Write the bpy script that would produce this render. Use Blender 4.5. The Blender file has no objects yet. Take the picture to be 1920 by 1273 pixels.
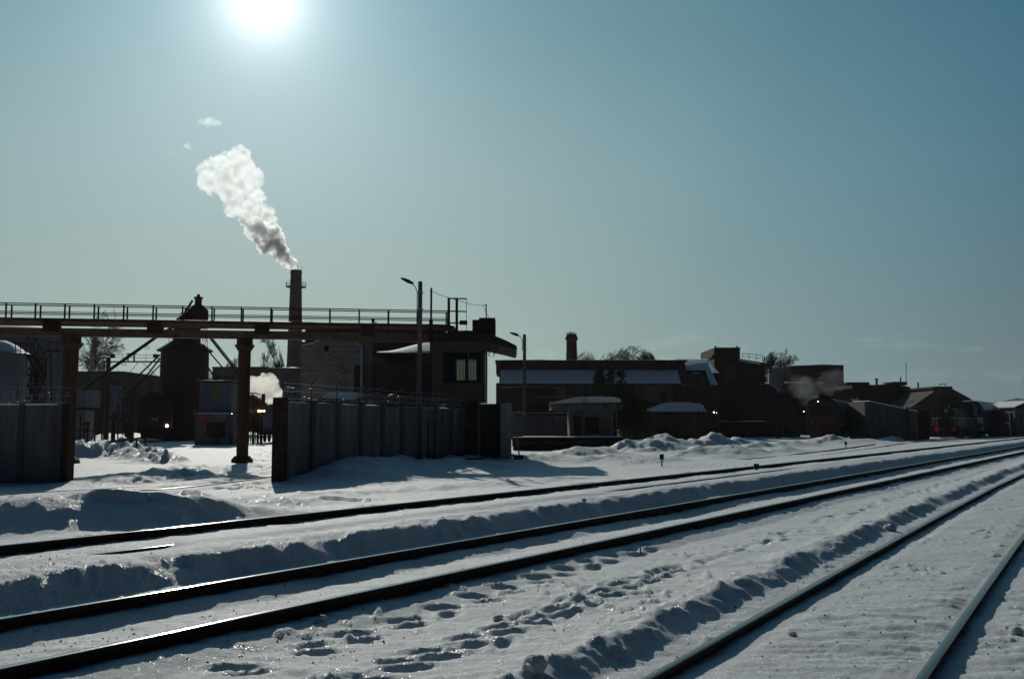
import bpy, math, random
import numpy as np
from mathutils import Vector, Matrix

# ------------------------------------------------------------------ camera, sky, sun, exposure
SC = bpy.context.scene
COL = SC.collection
FPX, HZ, CAMZ = 1867.0, 795.0, 1.72
PITCH = math.atan((HZ - 636.5) / FPX)
cam_d = bpy.data.cameras.new('camera')
cam_d.sensor_width = 36.0
cam_d.lens = 36.0 * FPX / 1920.0
cam_d.clip_start, cam_d.clip_end = 0.1, 9000
cam = bpy.data.objects.new('camera', cam_d)
COL.objects.link(cam)
cam.location = (0, 0, CAMZ)
cam.rotation_euler = (math.pi / 2 + PITCH, 0, 0)
SC.camera = cam
CT, ST = math.cos(PITCH), math.sin(PITCH)

def ray(px, py):
    x, v = px - 960.0, 636.5 - py
    return Vector((x, FPX * CT - v * ST, FPX * ST + v * CT))

def D(px, py, Y):
    r = ray(px, py)
    return Vector((r.x / r.y * Y, Y, CAMZ + r.z / r.y * Y))

def G(px, py, z=0.0):
    r = ray(px, py)
    s = (z - CAMZ) / r.z
    return Vector((r.x * s, r.y * s, z))

def XA(px, Y): return (px - 960.0) / 1873.0 * Y
def ZA(py, Y): return D(960, py, Y).z

SUN_DIR = ray(492, -2).normalized()
SUN_EL = math.asin(SUN_DIR.z)
SUN_AZ = math.atan2(SUN_DIR.x, SUN_DIR.y)

SC.view_settings.view_transform = 'Standard'
SC.view_settings.look = 'None'
SC.view_settings.exposure = 0.0
SC.view_settings.gamma = 1.0
SC.view_settings.use_curve_mapping = False
SC.cycles.volume_bounces = 6
SC.cycles.max_bounces = 8
SC.cycles.transparent_max_bounces = 16

W = bpy.data.worlds.new('World')
SC.world = W
W.use_nodes = True
nt = W.node_tree
nt.nodes.clear()
def N(t, kind, **kw):
    n = t.nodes.new(kind)
    for k, v in kw.items():
        setattr(n, k, v)
    return n
def LK(t, a, b): t.links.new(a, b)
def MATH(t, op, a, b=None, c=None):
    n = t.nodes.new('ShaderNodeMath'); n.operation = op
    for i, q in enumerate((a, b, c)):
        if q is None: continue
        if isinstance(q, (int, float)): n.inputs[i].default_value = q
        else: t.links.new(q, n.inputs[i])
    return n.outputs[0]
def VSCALE(t, col, fac):
    n = t.nodes.new('ShaderNodeVectorMath'); n.operation = 'SCALE'
    if isinstance(col, tuple): n.inputs[0].default_value = col
    else: t.links.new(col, n.inputs[0])
    if isinstance(fac, (int, float)): n.inputs['Scale'].default_value = fac
    else: t.links.new(fac, n.inputs['Scale'])
    return n.outputs[0]
def VOP(t, op, a, b):
    n = t.nodes.new('ShaderNodeVectorMath'); n.operation = op
    for i, q in enumerate((a, b)):
        if isinstance(q, tuple): n.inputs[i].default_value = q
        else: t.links.new(q, n.inputs[i])
    return n.outputs[0]

sky = N(nt, 'ShaderNodeTexSky', sky_type='NISHITA')
sky.sun_disc = False
sky.sun_elevation = SUN_EL
sky.sun_rotation = SUN_AZ
sky.air_density = 1.0
sky.dust_density = 0.6
sky.ozone_density = 2.0
sky.altitude = 100
tc = N(nt, 'ShaderNodeTexCoord')
nrm = VOP(nt, 'NORMALIZE', tc.outputs['Generated'], (0, 0, 0))
dn = nt.nodes.new('ShaderNodeVectorMath'); dn.operation = 'DOT_PRODUCT'
LK(nt, nrm, dn.inputs[0]); dn.inputs[1].default_value = SUN_DIR
cosg = MATH(nt, 'MINIMUM', dn.outputs['Value'], 0.99999)
gam = MATH(nt, 'MULTIPLY', MATH(nt, 'ARCCOSINE', cosg), 57.29578)
# sky colour by angle from the sun; unseen far sky darkened to deepen shade
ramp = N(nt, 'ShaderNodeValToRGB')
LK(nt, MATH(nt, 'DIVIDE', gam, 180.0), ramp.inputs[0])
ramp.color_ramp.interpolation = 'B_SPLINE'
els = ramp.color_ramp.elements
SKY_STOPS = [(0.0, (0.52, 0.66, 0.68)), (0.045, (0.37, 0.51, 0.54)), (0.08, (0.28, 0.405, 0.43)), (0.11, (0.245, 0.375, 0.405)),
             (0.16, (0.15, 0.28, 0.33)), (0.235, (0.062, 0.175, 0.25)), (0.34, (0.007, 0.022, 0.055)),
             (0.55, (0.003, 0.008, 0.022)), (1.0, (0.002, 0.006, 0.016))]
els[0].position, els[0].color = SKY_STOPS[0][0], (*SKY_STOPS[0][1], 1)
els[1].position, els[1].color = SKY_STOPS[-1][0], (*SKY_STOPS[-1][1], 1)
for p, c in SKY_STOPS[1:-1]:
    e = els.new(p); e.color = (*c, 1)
sep0 = N(nt, 'ShaderNodeSeparateXYZ'); LK(nt, nrm, sep0.inputs[0])
hzw = N(nt, 'ShaderNodeMapRange'); hzw.interpolation_type = 'SMOOTHSTEP'; LK(nt, sep0.outputs[2], hzw.inputs[0])
hzw.inputs[1].default_value = 0.30; hzw.inputs[2].default_value = -0.04
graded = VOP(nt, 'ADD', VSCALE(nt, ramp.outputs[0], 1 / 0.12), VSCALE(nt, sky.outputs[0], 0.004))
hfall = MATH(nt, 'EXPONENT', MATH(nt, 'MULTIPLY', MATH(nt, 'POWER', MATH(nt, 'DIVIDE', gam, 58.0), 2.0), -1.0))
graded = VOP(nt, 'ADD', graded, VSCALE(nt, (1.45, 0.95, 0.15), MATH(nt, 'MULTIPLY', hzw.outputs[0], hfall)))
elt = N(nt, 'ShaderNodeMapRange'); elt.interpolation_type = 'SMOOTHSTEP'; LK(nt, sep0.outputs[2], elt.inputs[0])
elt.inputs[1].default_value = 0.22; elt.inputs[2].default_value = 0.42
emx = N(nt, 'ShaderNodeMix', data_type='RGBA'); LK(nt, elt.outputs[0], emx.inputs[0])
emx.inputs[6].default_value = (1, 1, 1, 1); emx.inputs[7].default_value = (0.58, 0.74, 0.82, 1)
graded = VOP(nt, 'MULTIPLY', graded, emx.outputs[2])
# aureole of scattered light close round the sun
def EXPF(scale, width, power=1.0):
    q = MATH(nt, 'DIVIDE', gam, width)
    if power != 1.0: q = MATH(nt, 'POWER', q, power)
    return MATH(nt, 'MULTIPLY', MATH(nt, 'EXPONENT', MATH(nt, 'MULTIPLY', q, -1.0)), scale)
AUR = [(17.0, 1.1, 0.9, (1, 1, 1)), (2.2, 5.0, 1.0, (0.97, 1, 1))]
tot = graded
for s, w, p, c in AUR:
    tot = VOP(nt, 'ADD', tot, VSCALE(nt, c, EXPF(s, w, p)))
# thin low clouds near the horizon
sep = N(nt, 'ShaderNodeSeparateXYZ'); LK(nt, nrm, sep.inputs[0])
mp = N(nt, 'ShaderNodeMapping'); LK(nt, nrm, mp.inputs[0]); mp.inputs['Scale'].default_value = (7, 7, 26)
cn = N(nt, 'ShaderNodeTexNoise'); LK(nt, mp.outputs[0], cn.inputs[0])
cn.inputs['Scale'].default_value = 2.3; cn.inputs['Detail'].default_value = 7; cn.inputs['Roughness'].default_value = 0.6
cl = N(nt, 'ShaderNodeMapRange'); LK(nt, cn.outputs[0], cl.inputs[0])
cl.inputs[1].default_value = 0.52; cl.inputs[2].default_value = 0.74
band = N(nt, 'ShaderNodeMapRange'); band.interpolation_type = 'SMOOTHSTEP'; LK(nt, sep.outputs[2], band.inputs[0])
band.inputs[1].default_value = 0.115; band.inputs[2].default_value = 0.06
band2 = N(nt, 'ShaderNodeMapRange'); band2.interpolation_type = 'SMOOTHSTEP'; LK(nt, sep.outputs[2], band2.inputs[0])
band2.inputs[1].default_value = 0.0; band2.inputs[2].default_value = 0.05
cf = MATH(nt, 'MULTIPLY', MATH(nt, 'MULTIPLY', cl.outputs[0], band.outputs[0]), band2.outputs[0])
CLOUD = 1.0
tot = VOP(nt, 'ADD', tot, VSCALE(nt, (1.0, 0.93, 0.82), MATH(nt, 'MULTIPLY', MATH(nt, 'MULTIPLY', cf, hfall), CLOUD)))
tot = VOP(nt, 'MULTIPLY', tot, (1.0, 1.005, 1.0))
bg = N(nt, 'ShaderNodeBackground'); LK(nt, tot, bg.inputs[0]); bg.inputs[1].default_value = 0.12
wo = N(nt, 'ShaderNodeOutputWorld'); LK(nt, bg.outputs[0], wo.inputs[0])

sd = bpy.data.lights.new('sun', 'SUN')
sd.energy = 2.3; sd.angle = math.radians(0.53); sd.color = (1.0, 0.96, 0.86)
sun = bpy.data.objects.new('sun', sd); COL.objects.link(sun)
sun.rotation_euler = SUN_DIR.to_track_quat('Z', 'Y').to_euler()
sun.location = SUN_DIR * 200

# ------------------------------------------------------------------ object helpers
def props(o, label=None, cat=None, group=None, kind=None):
    if label: o['label'] = label
    if cat: o['category'] = cat
    if group: o['group'] = group
    if kind: o['kind'] = kind
    return o

def thing(name, loc, label, cat, group=None, rz=0.0):
    o = bpy.data.objects.new(name, None); COL.objects.link(o)
    o.empty_display_size = 0.3
    o.location = loc; o.rotation_euler = (0, 0, rz)
    return props(o, label, cat, group)

class MB:
    def __init__(s): s.v, s.f, s.m, s.mi = [], [], [], 0
    def add(s, vs, fs):
        b = len(s.v); s.v += [tuple(q) for q in vs]
        for f in fs: s.f.append([b + i for i in f]); s.m.append(s.mi)
        return s
    def hexa(s, p):   # 8 corners: bottom 4 ccw, top 4 ccw
        return s.add(p, [(3, 2, 1, 0), (4, 5, 6, 7), (0, 1, 5, 4), (1, 2, 6, 5), (2, 3, 7, 6), (3, 0, 4, 7)])
    def box(s, x0, x1, y0, y1, z0, z1):
        return s.hexa([(x0, y0, z0), (x1, y0, z0), (x1, y1, z0), (x0, y1, z0), (x0, y0, z1), (x1, y0, z1), (x1, y1, z1), (x0, y1, z1)])
    def cbox(s, c, size, rz=0.0):
        cx, cy, cz = c; hx, hy, hz = size[0] / 2, size[1] / 2, size[2] / 2
        ca, sa = math.cos(rz), math.sin(rz); p = []
        for z in (-hz, hz):
            for x, y in ((-hx, -hy), (hx, -hy), (hx, hy), (-hx, hy)):
                p.append((cx + x * ca - y * sa, cy + x * sa + y * ca, cz + z))
        return s.hexa(p)
    def wallbox(s, a, b, th, z0, z1):   # box on the ground line a->b, thickness to the left side
        ax, ay = a[0], a[1]; bx, by = b[0], b[1]
        L = math.hypot(bx - ax, by - ay); nx, ny = -(by - ay) / L * th, (bx - ax) / L * th
        p = [(ax, ay), (bx, by), (bx + nx, by + ny), (ax + nx, ay + ny)]
        return s.hexa([(x, y, z0) for x, y in p] + [(x, y, z1) for x, y in p])
    def prism_y(s, poly, y0, y1):       # polygon in XZ extruded along Y
        n = len(poly); vs = [(x, y0, z) for x, z in poly] + [(x, y1, z) for x, z in poly]
        return s.add(vs, [tuple(range(n)), tuple(range(2 * n - 1, n - 1, -1))] + [(i, i + n, (i + 1) % n + n, (i + 1) % n) for i in range(n)])
    def prism_x(s, poly, x0, x1):       # polygon in YZ extruded along X
        n = len(poly); vs = [(x0, y, z) for y, z in poly] + [(x1, y, z) for y, z in poly]
        return s.add(vs, [tuple(range(n - 1, -1, -1)), tuple(range(n, 2 * n))] + [(i, (i + 1) % n, (i + 1) % n + n, i + n) for i in range(n)])
    def prism_z(s, poly, z0, z1):
        n = len(poly); vs = [(x, y, z0) for x, y in poly] + [(x, y, z1) for x, y in poly]
        return s.add(vs, [tuple(range(n - 1, -1, -1)), tuple(range(n, 2 * n))] + [(i, (i + 1) % n, (i + 1) % n + n, i + n) for i in range(n)])
    def tube(s, pts, r, n=8, cap=True):
        pts = [Vector(p) for p in pts]; k = len(pts)
        if not hasattr(r, '__len__'): r = [r] * k
        vs, fs = [], []; ref = None
        for i, p in enumerate(pts):
            t = (pts[min(i + 1, k - 1)] - pts[max(i - 1, 0)]).normalized()
            if ref is None:
                ref = Vector((0, 0, 1)) if abs(t.z) < 0.9 else Vector((1, 0, 0))
            a = t.cross(ref).normalized(); b = a.cross(t).normalized(); ref = b
            for j in range(n):
                q = 2 * math.pi * j / n
                vs.append(p + (a * math.cos(q) + b * math.sin(q)) * r[i])
        for i in range(k - 1):
            for j in range(n):
                fs.append((i * n + j, i * n + (j + 1) % n, (i + 1) * n + (j + 1) % n, (i + 1) * n + j))
        if cap: fs += [tuple(range(n - 1, -1, -1)), tuple((k - 1) * n + j for j in range(n))]
        return s.add(vs, fs)
    def lathe(s, c, prof, n=16, a0=0.0):   # prof: (radius, z) from the bottom up
        vs, fs = [], []; k = len(prof)
        for r, z in prof:
            for j in range(n):
                q = a0 + 2 * math.pi * j / n
                vs.append((c[0] + r * math.cos(q), c[1] + r * math.sin(q), z))
        for i in range(k - 1):
            for j in range(n):
                fs.append((i * n + j, i * n + (j + 1) % n, (i + 1) * n + (j + 1) % n, (i + 1) * n + j))
        fs += [tuple(range(n - 1, -1, -1)), tuple((k - 1) * n + j for j in range(n))]
        return s.add(vs, fs)
    def mesh(s, name, mats, off=(0, 0, 0), smooth=False, bevel=0):
        me = bpy.data.meshes.new(name)
        ox, oy, oz = off
        me.from_pydata([(x - ox, y - oy, z - oz) for x, y, z in s.v], [], s.f)
        if not isinstance(mats, (list, tuple)): mats = [mats]
        for m in mats: me.materials.append(m)
        if len(mats) > 1: me.polygons.foreach_set('material_index', s.m)
        if smooth:
            me.polygons.foreach_set('use_smooth', [True] * len(me.polygons))
            try: me.set_sharp_from_angle(angle=math.radians(40))
            except Exception: pass
        return me
    def build(s, name, mats, parent=None, root=None, smooth=False, bevel=0):
        """mesh given in world coordinates; parent chain carries only a translation (root)"""
        r = root or parent
        while r is not None and r.parent is not None: r = r.parent
        off = tuple(r.location) if r is not None else (0, 0, 0)
        me = s.mesh(name, mats, off, smooth)
        o = bpy.data.objects.new(name, me); COL.objects.link(o)
        if parent is not None: o.parent = parent
        if bevel:
            b = o.modifiers.new('bevel', 'BEVEL'); b.width = bevel; b.segments = 2; b.limit_method = 'ANGLE'
        return o

def inst(name, me, parent, loc, rz=0.0, sc=None, label=None):
    o = bpy.data.objects.new(name, me); COL.objects.link(o)
    o.parent = parent; o.location = loc; o.rotation_euler = (0, 0, rz)
    if sc: o.scale = sc
    if label: o['label'] = label
    return o

def rel(root, p):
    return (p[0] - root.location.x, p[1] - root.location.y, p[2] - root.location.z)

# ------------------------------------------------------------------ materials
def mat(name, col, rough=0.8, metal=0.0, var=0.25, scale=3.0, bump=0.3, bscale=None, col2=None, streak=False, spec=0.3, brick=None):
    m = bpy.data.materials.new(name); m.use_nodes = True
    t = m.node_tree; p = t.nodes['Principled BSDF']
    p.inputs['Roughness'].default_value = rough; p.inputs['Metallic'].default_value = metal
    p.inputs['Specular IOR Level'].default_value = spec
    g = N(t, 'ShaderNodeNewGeometry')
    mp = N(t, 'ShaderNodeMapping'); LK(t, g.outputs['Position'], mp.inputs[0])
    if streak: mp.inputs['Scale'].default_value = (1, 1, 0.18)
    n1 = N(t, 'ShaderNodeTexNoise'); LK(t, mp.outputs[0], n1.inputs[0]); n1.inputs['Scale'].default_value = scale
    n1.inputs['Detail'].default_value = 8; n1.inputs['Roughness'].default_value = 0.65
    mr = N(t, 'ShaderNodeMapRange'); LK(t, n1.outputs[0], mr.inputs[0]); mr.inputs[1].default_value = 0.33; mr.inputs[2].default_value = 0.68
    mx = N(t, 'ShaderNodeMix', data_type='RGBA'); LK(t, mr.outputs[0], mx.inputs[0])
    c2 = col2 or tuple(c * (1 - 2 * var) for c in col)
    mx.inputs[6].default_value = (*c2, 1); mx.inputs[7].default_value = (*col, 1)
    out = mx.outputs[2]
    if brick:
        mp2 = N(t, 'ShaderNodeMapping'); LK(t, g.outputs['Position'], mp2.inputs[0]); mp2.inputs['Rotation'].default_value = (math.pi / 2, 0, 0)
        bk = N(t, 'ShaderNodeTexBrick'); LK(t, mp2.outputs[0], bk.inputs[0]); bk.inputs['Scale'].default_value = 1.0
        bk.inputs['Brick Width'].default_value = brick[0]; bk.inputs['Row Height'].default_value = brick[1]; bk.inputs['Mortar Size'].default_value = 0.012
        bk.inputs['Color1'].default_value = (1, 1, 1, 1); bk.inputs['Color2'].default_value = (0.65, 0.6, 0.6, 1); bk.inputs['Mortar'].default_value = (1.3, 1.3, 1.3, 1)
        mm = N(t, 'ShaderNodeMix', data_type='RGBA', blend_type='MULTIPLY'); mm.inputs[0].default_value = 1
        LK(t, out, mm.inputs[6]); LK(t, bk.outputs[0], mm.inputs[7]); out = mm.outputs[2]
    oi = N(t, 'ShaderNodeObjectInfo'); orr = N(t, 'ShaderNodeMapRange'); LK(t, oi.outputs['Random'], orr.inputs[0]); orr.inputs[3].default_value = 0.72; orr.inputs[4].default_value = 1.12
    out = VSCALE(t, out, orr.outputs[0])
    LK(t, out, p.inputs['Base Color'])
    if bump:
        n2 = N(t, 'ShaderNodeTexNoise'); LK(t, g.outputs['Position'], n2.inputs[0]); n2.inputs['Scale'].default_value = bscale or scale * 6
        n2.inputs['Detail'].default_value = 6
        b = N(t, 'ShaderNodeBump'); LK(t, n2.outputs[0], b.inputs['Height']); b.inputs['Strength'].default_value = bump; b.inputs['Distance'].default_value = 0.03
        LK(t, b.outputs[0], p.inputs['Normal'])
    return m

M = {}
M['concrete'] = mat('concrete', (0.25, 0.245, 0.26), 0.9, var=0.33, scale=1.6, streak=True)
M['concrete_light'] = mat('concrete_light', (0.36, 0.36, 0.35), 0.9, var=0.15, scale=2)
M['concrete_dark'] = mat('concrete_dark', (0.13, 0.13, 0.145), 0.9, var=0.25, scale=1.5, streak=True)
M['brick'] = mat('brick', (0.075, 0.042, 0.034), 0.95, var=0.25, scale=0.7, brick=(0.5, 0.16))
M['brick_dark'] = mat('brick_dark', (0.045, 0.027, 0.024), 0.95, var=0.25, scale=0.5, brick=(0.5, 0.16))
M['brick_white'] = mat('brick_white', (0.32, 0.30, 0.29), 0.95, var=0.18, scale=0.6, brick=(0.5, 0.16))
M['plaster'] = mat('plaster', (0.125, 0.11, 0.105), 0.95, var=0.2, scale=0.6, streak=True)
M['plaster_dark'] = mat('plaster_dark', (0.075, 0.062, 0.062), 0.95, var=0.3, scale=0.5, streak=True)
M['plaster_blue'] = mat('plaster_blue', (0.16, 0.18, 0.23), 0.9, var=0.2, scale=0.8, streak=True)
M['rust'] = mat('rust', (0.095, 0.048, 0.030), 0.8, 0.1, var=0.3, scale=8, bump=0.4)  # rust brown, with some warm lens-flare glow put into the colour
M['rust_dark'] = mat('rust_dark', (0.06, 0.028, 0.019), 0.85, 0.1, var=0.3, scale=5)
M['pipe'] = mat('pipe', (0.17, 0.10, 0.068), 0.55, 0.3, var=0.3, scale=3, spec=0.4)  # rusty pipe brown, albedo warmed slightly to hold the flare glow
M['steel'] = mat('steel', (0.12, 0.115, 0.12), 0.55, 0.6, var=0.2, scale=6)
M['steel_dark'] = mat('steel_dark', (0.035, 0.03, 0.03), 0.7, 0.3, var=0.2, scale=6)
M['galv'] = mat('galv', (0.42, 0.44, 0.47), 0.4, 0.7, var=0.15, scale=6)
M['tank'] = mat('tank', (0.17, 0.19, 0.235), 0.6, 0.1, var=0.15, scale=0.7, streak=True, spec=0.3)
M['red_paint'] = mat('red_paint', (0.07, 0.012, 0.009), 0.5, var=0.2, scale=2)
M['red_bright'] = mat('red_bright', (0.75, 0.06, 0.02), 0.5, var=0.1, scale=4)
M['green_paint'] = mat('green_paint', (0.015, 0.026, 0.022), 0.5, var=0.2, scale=2)
M['blue_paint'] = mat('blue_paint', (0.04, 0.06, 0.10), 0.5, var=0.2, scale=2)
M['grey_paint'] = mat('grey_paint', (0.2, 0.21, 0.24), 0.6, var=0.15, scale=2, streak=True)
M['white_paint'] = mat('white_paint', (0.75, 0.75, 0.74), 0.5, var=0.08, scale=4)
M['yellow_paint'] = mat('yellow_paint', (0.22, 0.17, 0.05), 0.5, var=0.1, scale=4)
M['wood'] = mat('wood', (0.12, 0.075, 0.05), 0.9, var=0.3, scale=4)
M['wood_dark'] = mat('wood_dark', (0.05, 0.028, 0.02), 0.9, var=0.35, scale=3)
M['tar'] = mat('tar', (0.03, 0.028, 0.03), 0.9, var=0.3, scale=2)
M['bark'] = mat('bark', (0.07, 0.052, 0.042), 0.95, var=0.3, scale=5, bump=0)
M['bark_birch'] = mat('bark_birch', (0.12, 0.09, 0.08), 0.95, var=0.3, scale=5, bump=0)
M['needle'] = mat('needle', (0.035, 0.05, 0.03), 0.9, var=0.3, scale=5, bump=0)
M['rubber'] = mat('rubber', (0.02, 0.02, 0.02), 0.8, var=0.2)
M['dirt_snow'] = mat('dirt_snow', (0.10, 0.065, 0.05), 0.95, var=0.3, scale=6, bump=0.6)

def glass_mat():
    m = bpy.data.materials.new('window_glass'); m.use_nodes = True
    p = m.node_tree.nodes['Principled BSDF']
    p.inputs['Base Color'].default_value = (0.02, 0.025, 0.03, 1); p.inputs['Roughness'].default_value = 0.05
    p.inputs['Specular IOR Level'].default_value = 0.6
    return m
M['glass'] = glass_mat()
def clear_glass():
    m = bpy.data.materials.new('clear_glass'); m.use_nodes = True
    t = m.node_tree; t.nodes.clear()
    a = N(t, 'ShaderNodeBsdfTransparent'); a.inputs[0].default_value = (0.34, 0.37, 0.33, 1)
    b = N(t, 'ShaderNodeBsdfGlossy'); b.inputs['Roughness'].default_value = 0.03
    mx = N(t, 'ShaderNodeMixShader'); mx.inputs[0].default_value = 0.1
    o = N(t, 'ShaderNodeOutputMaterial')
    LK(t, a.outputs[0], mx.inputs[1]); LK(t, b.outputs[0], mx.inputs[2]); LK(t, mx.outputs[0], o.inputs[0])
    return m
M['clear_glass'] = clear_glass()
def emis(name, col, s):
    m = bpy.data.materials.new(name); m.use_nodes = True
    p = m.node_tree.nodes['Principled BSDF']
    p.inputs['Emission Color'].default_value = (*col, 1); p.inputs['Emission Strength'].default_value = s
    return m
M['lamp_warm'] = emis('lamp_warm', (1, 0.6, 0.2), 12)
M['lamp_white'] = emis('lamp_white', (0.9, 0.95, 1), 10)

def snow_mat(name, glint=True, dirt=0.0):
    m = bpy.data.materials.new(name); m.use_nodes = True
    t = m.node_tree; p = t.nodes['Principled BSDF']
    g = N(t, 'ShaderNodeNewGeometry')
    n1 = N(t, 'ShaderNodeTexNoise'); LK(t, g.outputs['Position'], n1.inputs[0]); n1.inputs['Scale'].default_value = 1.6; n1.inputs['Detail'].default_value = 9
    n1.inputs['Roughness'].default_value = 0.7
    mx = N(t, 'ShaderNodeMix', data_type='RGBA'); LK(t, n1.outputs[0], mx.inputs[0])
    mx.inputs[6].default_value = (0.70, 0.73, 0.75, 1); mx.inputs[7].default_value = (0.80, 0.82, 0.84, 1)
    out = mx.outputs[2]
    if dirt:
        # soot and ballast grit caught in the crust
        nd = N(t, 'ShaderNodeTexNoise'); LK(t, g.outputs['Position'], nd.inputs[0]); nd.inputs['Scale'].default_value = 14; nd.inputs['Detail'].default_value = 6; nd.inputs['Roughness'].default_value = 0.75
        ng = N(t, 'ShaderNodeTexNoise'); LK(t, g.outputs['Position'], ng.inputs[0]); ng.inputs['Scale'].default_value = 0.55; ng.inputs['Detail'].default_value = 4
        md = N(t, 'ShaderNodeMapRange'); LK(t, MATH(t, 'ADD', MATH(t, 'MULTIPLY', nd.outputs[0], 0.7), MATH(t, 'MULTIPLY', ng.outputs[0], 0.5)), md.inputs[0])
        md.inputs[1].default_value = 0.66; md.inputs[2].default_value = 0.86; md.inputs[4].default_value = dirt
        m2 = N(t, 'ShaderNodeMix', data_type='RGBA'); LK(t, md.outputs[0], m2.inputs[0]); LK(t, out, m2.inputs[6]); m2.inputs[7].default_value = (0.20, 0.17, 0.15, 1)
        out = m2.outputs[2]
    # crystal-sized brightness differences of coarse old snow
    vg = N(t, 'ShaderNodeTexVoronoi'); LK(t, g.outputs['Position'], vg.inputs[0]); vg.inputs['Scale'].default_value = 95
    sc3 = N(t, 'ShaderNodeSeparateXYZ'); LK(t, vg.outputs['Color'], sc3.inputs[0])
    vm = N(t, 'ShaderNodeMapRange'); LK(t, sc3.outputs[0], vm.inputs[0]); vm.inputs[3].default_value = 0.80; vm.inputs[4].default_value = 1.16
    out = VSCALE(t, out, vm.outputs[0])
    LK(t, out, p.inputs['Base Color'])
    p.inputs['Roughness'].default_value = 0.7
    p.inputs['Specular IOR Level'].default_value = 0.2
    n2 = N(t, 'ShaderNodeTexNoise'); LK(t, g.outputs['Position'], n2.inputs[0]); n2.inputs['Scale'].default_value = 26; n2.inputs['Detail'].default_value = 9
    n2.inputs['Roughness'].default_value = 0.78
    b = N(t, 'ShaderNodeBump'); LK(t, n2.outputs[0], b.inputs['Height']); b.inputs['Strength'].default_value = 0.9; b.inputs['Distance'].default_value = 0.02
    LK(t, b.outputs[0], p.inputs['Normal'])
    if glint:
        # ice crystals: each tiny cell is a facet with a normal of its own
        vo = N(t, 'ShaderNodeTexVoronoi'); LK(t, g.outputs['Position'], vo.inputs[0]); vo.inputs['Scale'].default_value = 230
        off = VOP(t, 'SUBTRACT', vo.outputs['Color'], (0.5, 0.5, 0.5))
        nn = VOP(t, 'NORMALIZE', VOP(t, 'ADD', g.outputs['Normal'], VSCALE(t, off, 1.7)), (0, 0, 0))
        gl = N(t, 'ShaderNodeBsdfGlossy'); gl.inputs['Roughness'].default_value = 0.16; LK(t, nn, gl.inputs['Normal'])
        ms = N(t, 'ShaderNodeMixShader'); ms.inputs[0].default_value = 0.016
        o = t.nodes['Material Output']
        LK(t, p.outputs[0], ms.inputs[1]); LK(t, gl.outputs[0], ms.inputs[2]); LK(t, ms.outputs[0], o.inputs[0])
    return m
M['snow'] = snow_mat('snow_ground', True, 0.55)
M['snow_roof'] = snow_mat('snow_roof', False)
# ------------------------------------------------------------------ noise
def hash2(ix, iy, seed):
    n = (ix.astype(np.int64) * 374761393 + iy.astype(np.int64) * 668265263 + seed * 1274126177) & 0x7fffffff
    n = ((n ^ (n >> 13)) * 1274126177) & 0x7fffffff
    n = (n ^ (n >> 16)) & 0x7fffffff
    return n / 0x7fffffff
def vnoise(x, y, seed=0):
    ix, iy = np.floor(x), np.floor(y); fx, fy = x - ix, y - iy
    ux, uy = fx * fx * fx * (fx * (fx * 6 - 15) + 10), fy * fy * fy * (fy * (fy * 6 - 15) + 10)
    a, b = hash2(ix, iy, seed), hash2(ix + 1, iy, seed); c, d = hash2(ix, iy + 1, seed), hash2(ix + 1, iy + 1, seed)
    return (a + (b - a) * ux) * (1 - uy) + (c + (d - c) * ux) * uy - 0.5
def fbm(x, y, oct=4, seed=0, gain=0.5):
    s, a = 0, 1.0
    for i in range(oct):
        s = s + a * vnoise(x * (2.03 ** i) + 17.3 * i, y * (2.03 ** i) - 9.1 * i, seed + i); a *= gain
    return s
def sstep(a, b, x):
    t = np.clip((x - a) / (b - a), 0, 1); return t * t * (3 - 2 * t)

# ------------------------------------------------------------------ tracks
ZR_A, ZR_B, ZR_C = 0.34, 0.17, 0.03
dr = ray(2160, HZ); TH = math.atan2(dr.x, dr.y)
DU = (math.sin(TH), math.cos(TH)); DV = (math.cos(TH), -math.sin(TH))
def uv(x, y): return x * DU[0] + y * DU[1], x * DV[0] + y * DV[1]
def xy(u, v): return u * DU[0] + v * DV[0], u * DU[1] + v * DV[1]
GH = 0.79
def vmean(pts, z): return sum(uv(*G(a, b, z)[:2])[1] for a, b in pts) / len(pts)
v1 = vmean([(320, 991.5), (640, 953), (939, 922)], ZR_A)
v2 = vmean([(320, 1103), (640, 1050), (960, 994), (1280, 942)], ZR_B)
v3 = vmean([(320, 1183), (640, 1120), (960, 1050), (1280, 983)], ZR_B)
VA, VB = v1 + GH, (v2 + v3) / 2
c4 = [uv(*G(a, b, ZR_C)[:2]) for a, b in [(1210, 1273), (1280, 1240), (1493, 1112), (1707, 1001.5), (1849, 918), (1920, 885)]]
c5 = [uv(*G(a, b, ZR_C)[:2]) for a, b in [(1707, 1269), (1832, 1114), (1920, 998)]]
cc = [(u, v + GH) for u, v in c4] + [(u, v - GH) for u, v in c5]
kc = np.polyfit([q[0] for q in cc], [q[1] for q in cc], 2)
print('v1 v2 v3', v1, v2, v3, 'C', kc, [np.polyval(kc, u) - v for u, v in cc])
def VC(u):
    um = 30.0; u = np.asarray(u, float)
    w = np.polyval(kc, np.clip(u, 0, um)); sl = np.polyval(np.polyder(kc), um)
    return w + np.maximum(u - um, 0) * sl * 0.6 + np.minimum(u, 0) * np.polyval(np.polyder(kc), 0)
# siding that the shunter stands on, left of track A
LOCO_P = D(1773, 822, 112)
uL, vL = uv(LOCO_P.x, LOCO_P.y)
def VS(u):
    u = np.asarray(u, float)
    return vL + (VA - 4.2 - vL) * sstep(110, 40, u) * 0.9

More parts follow.
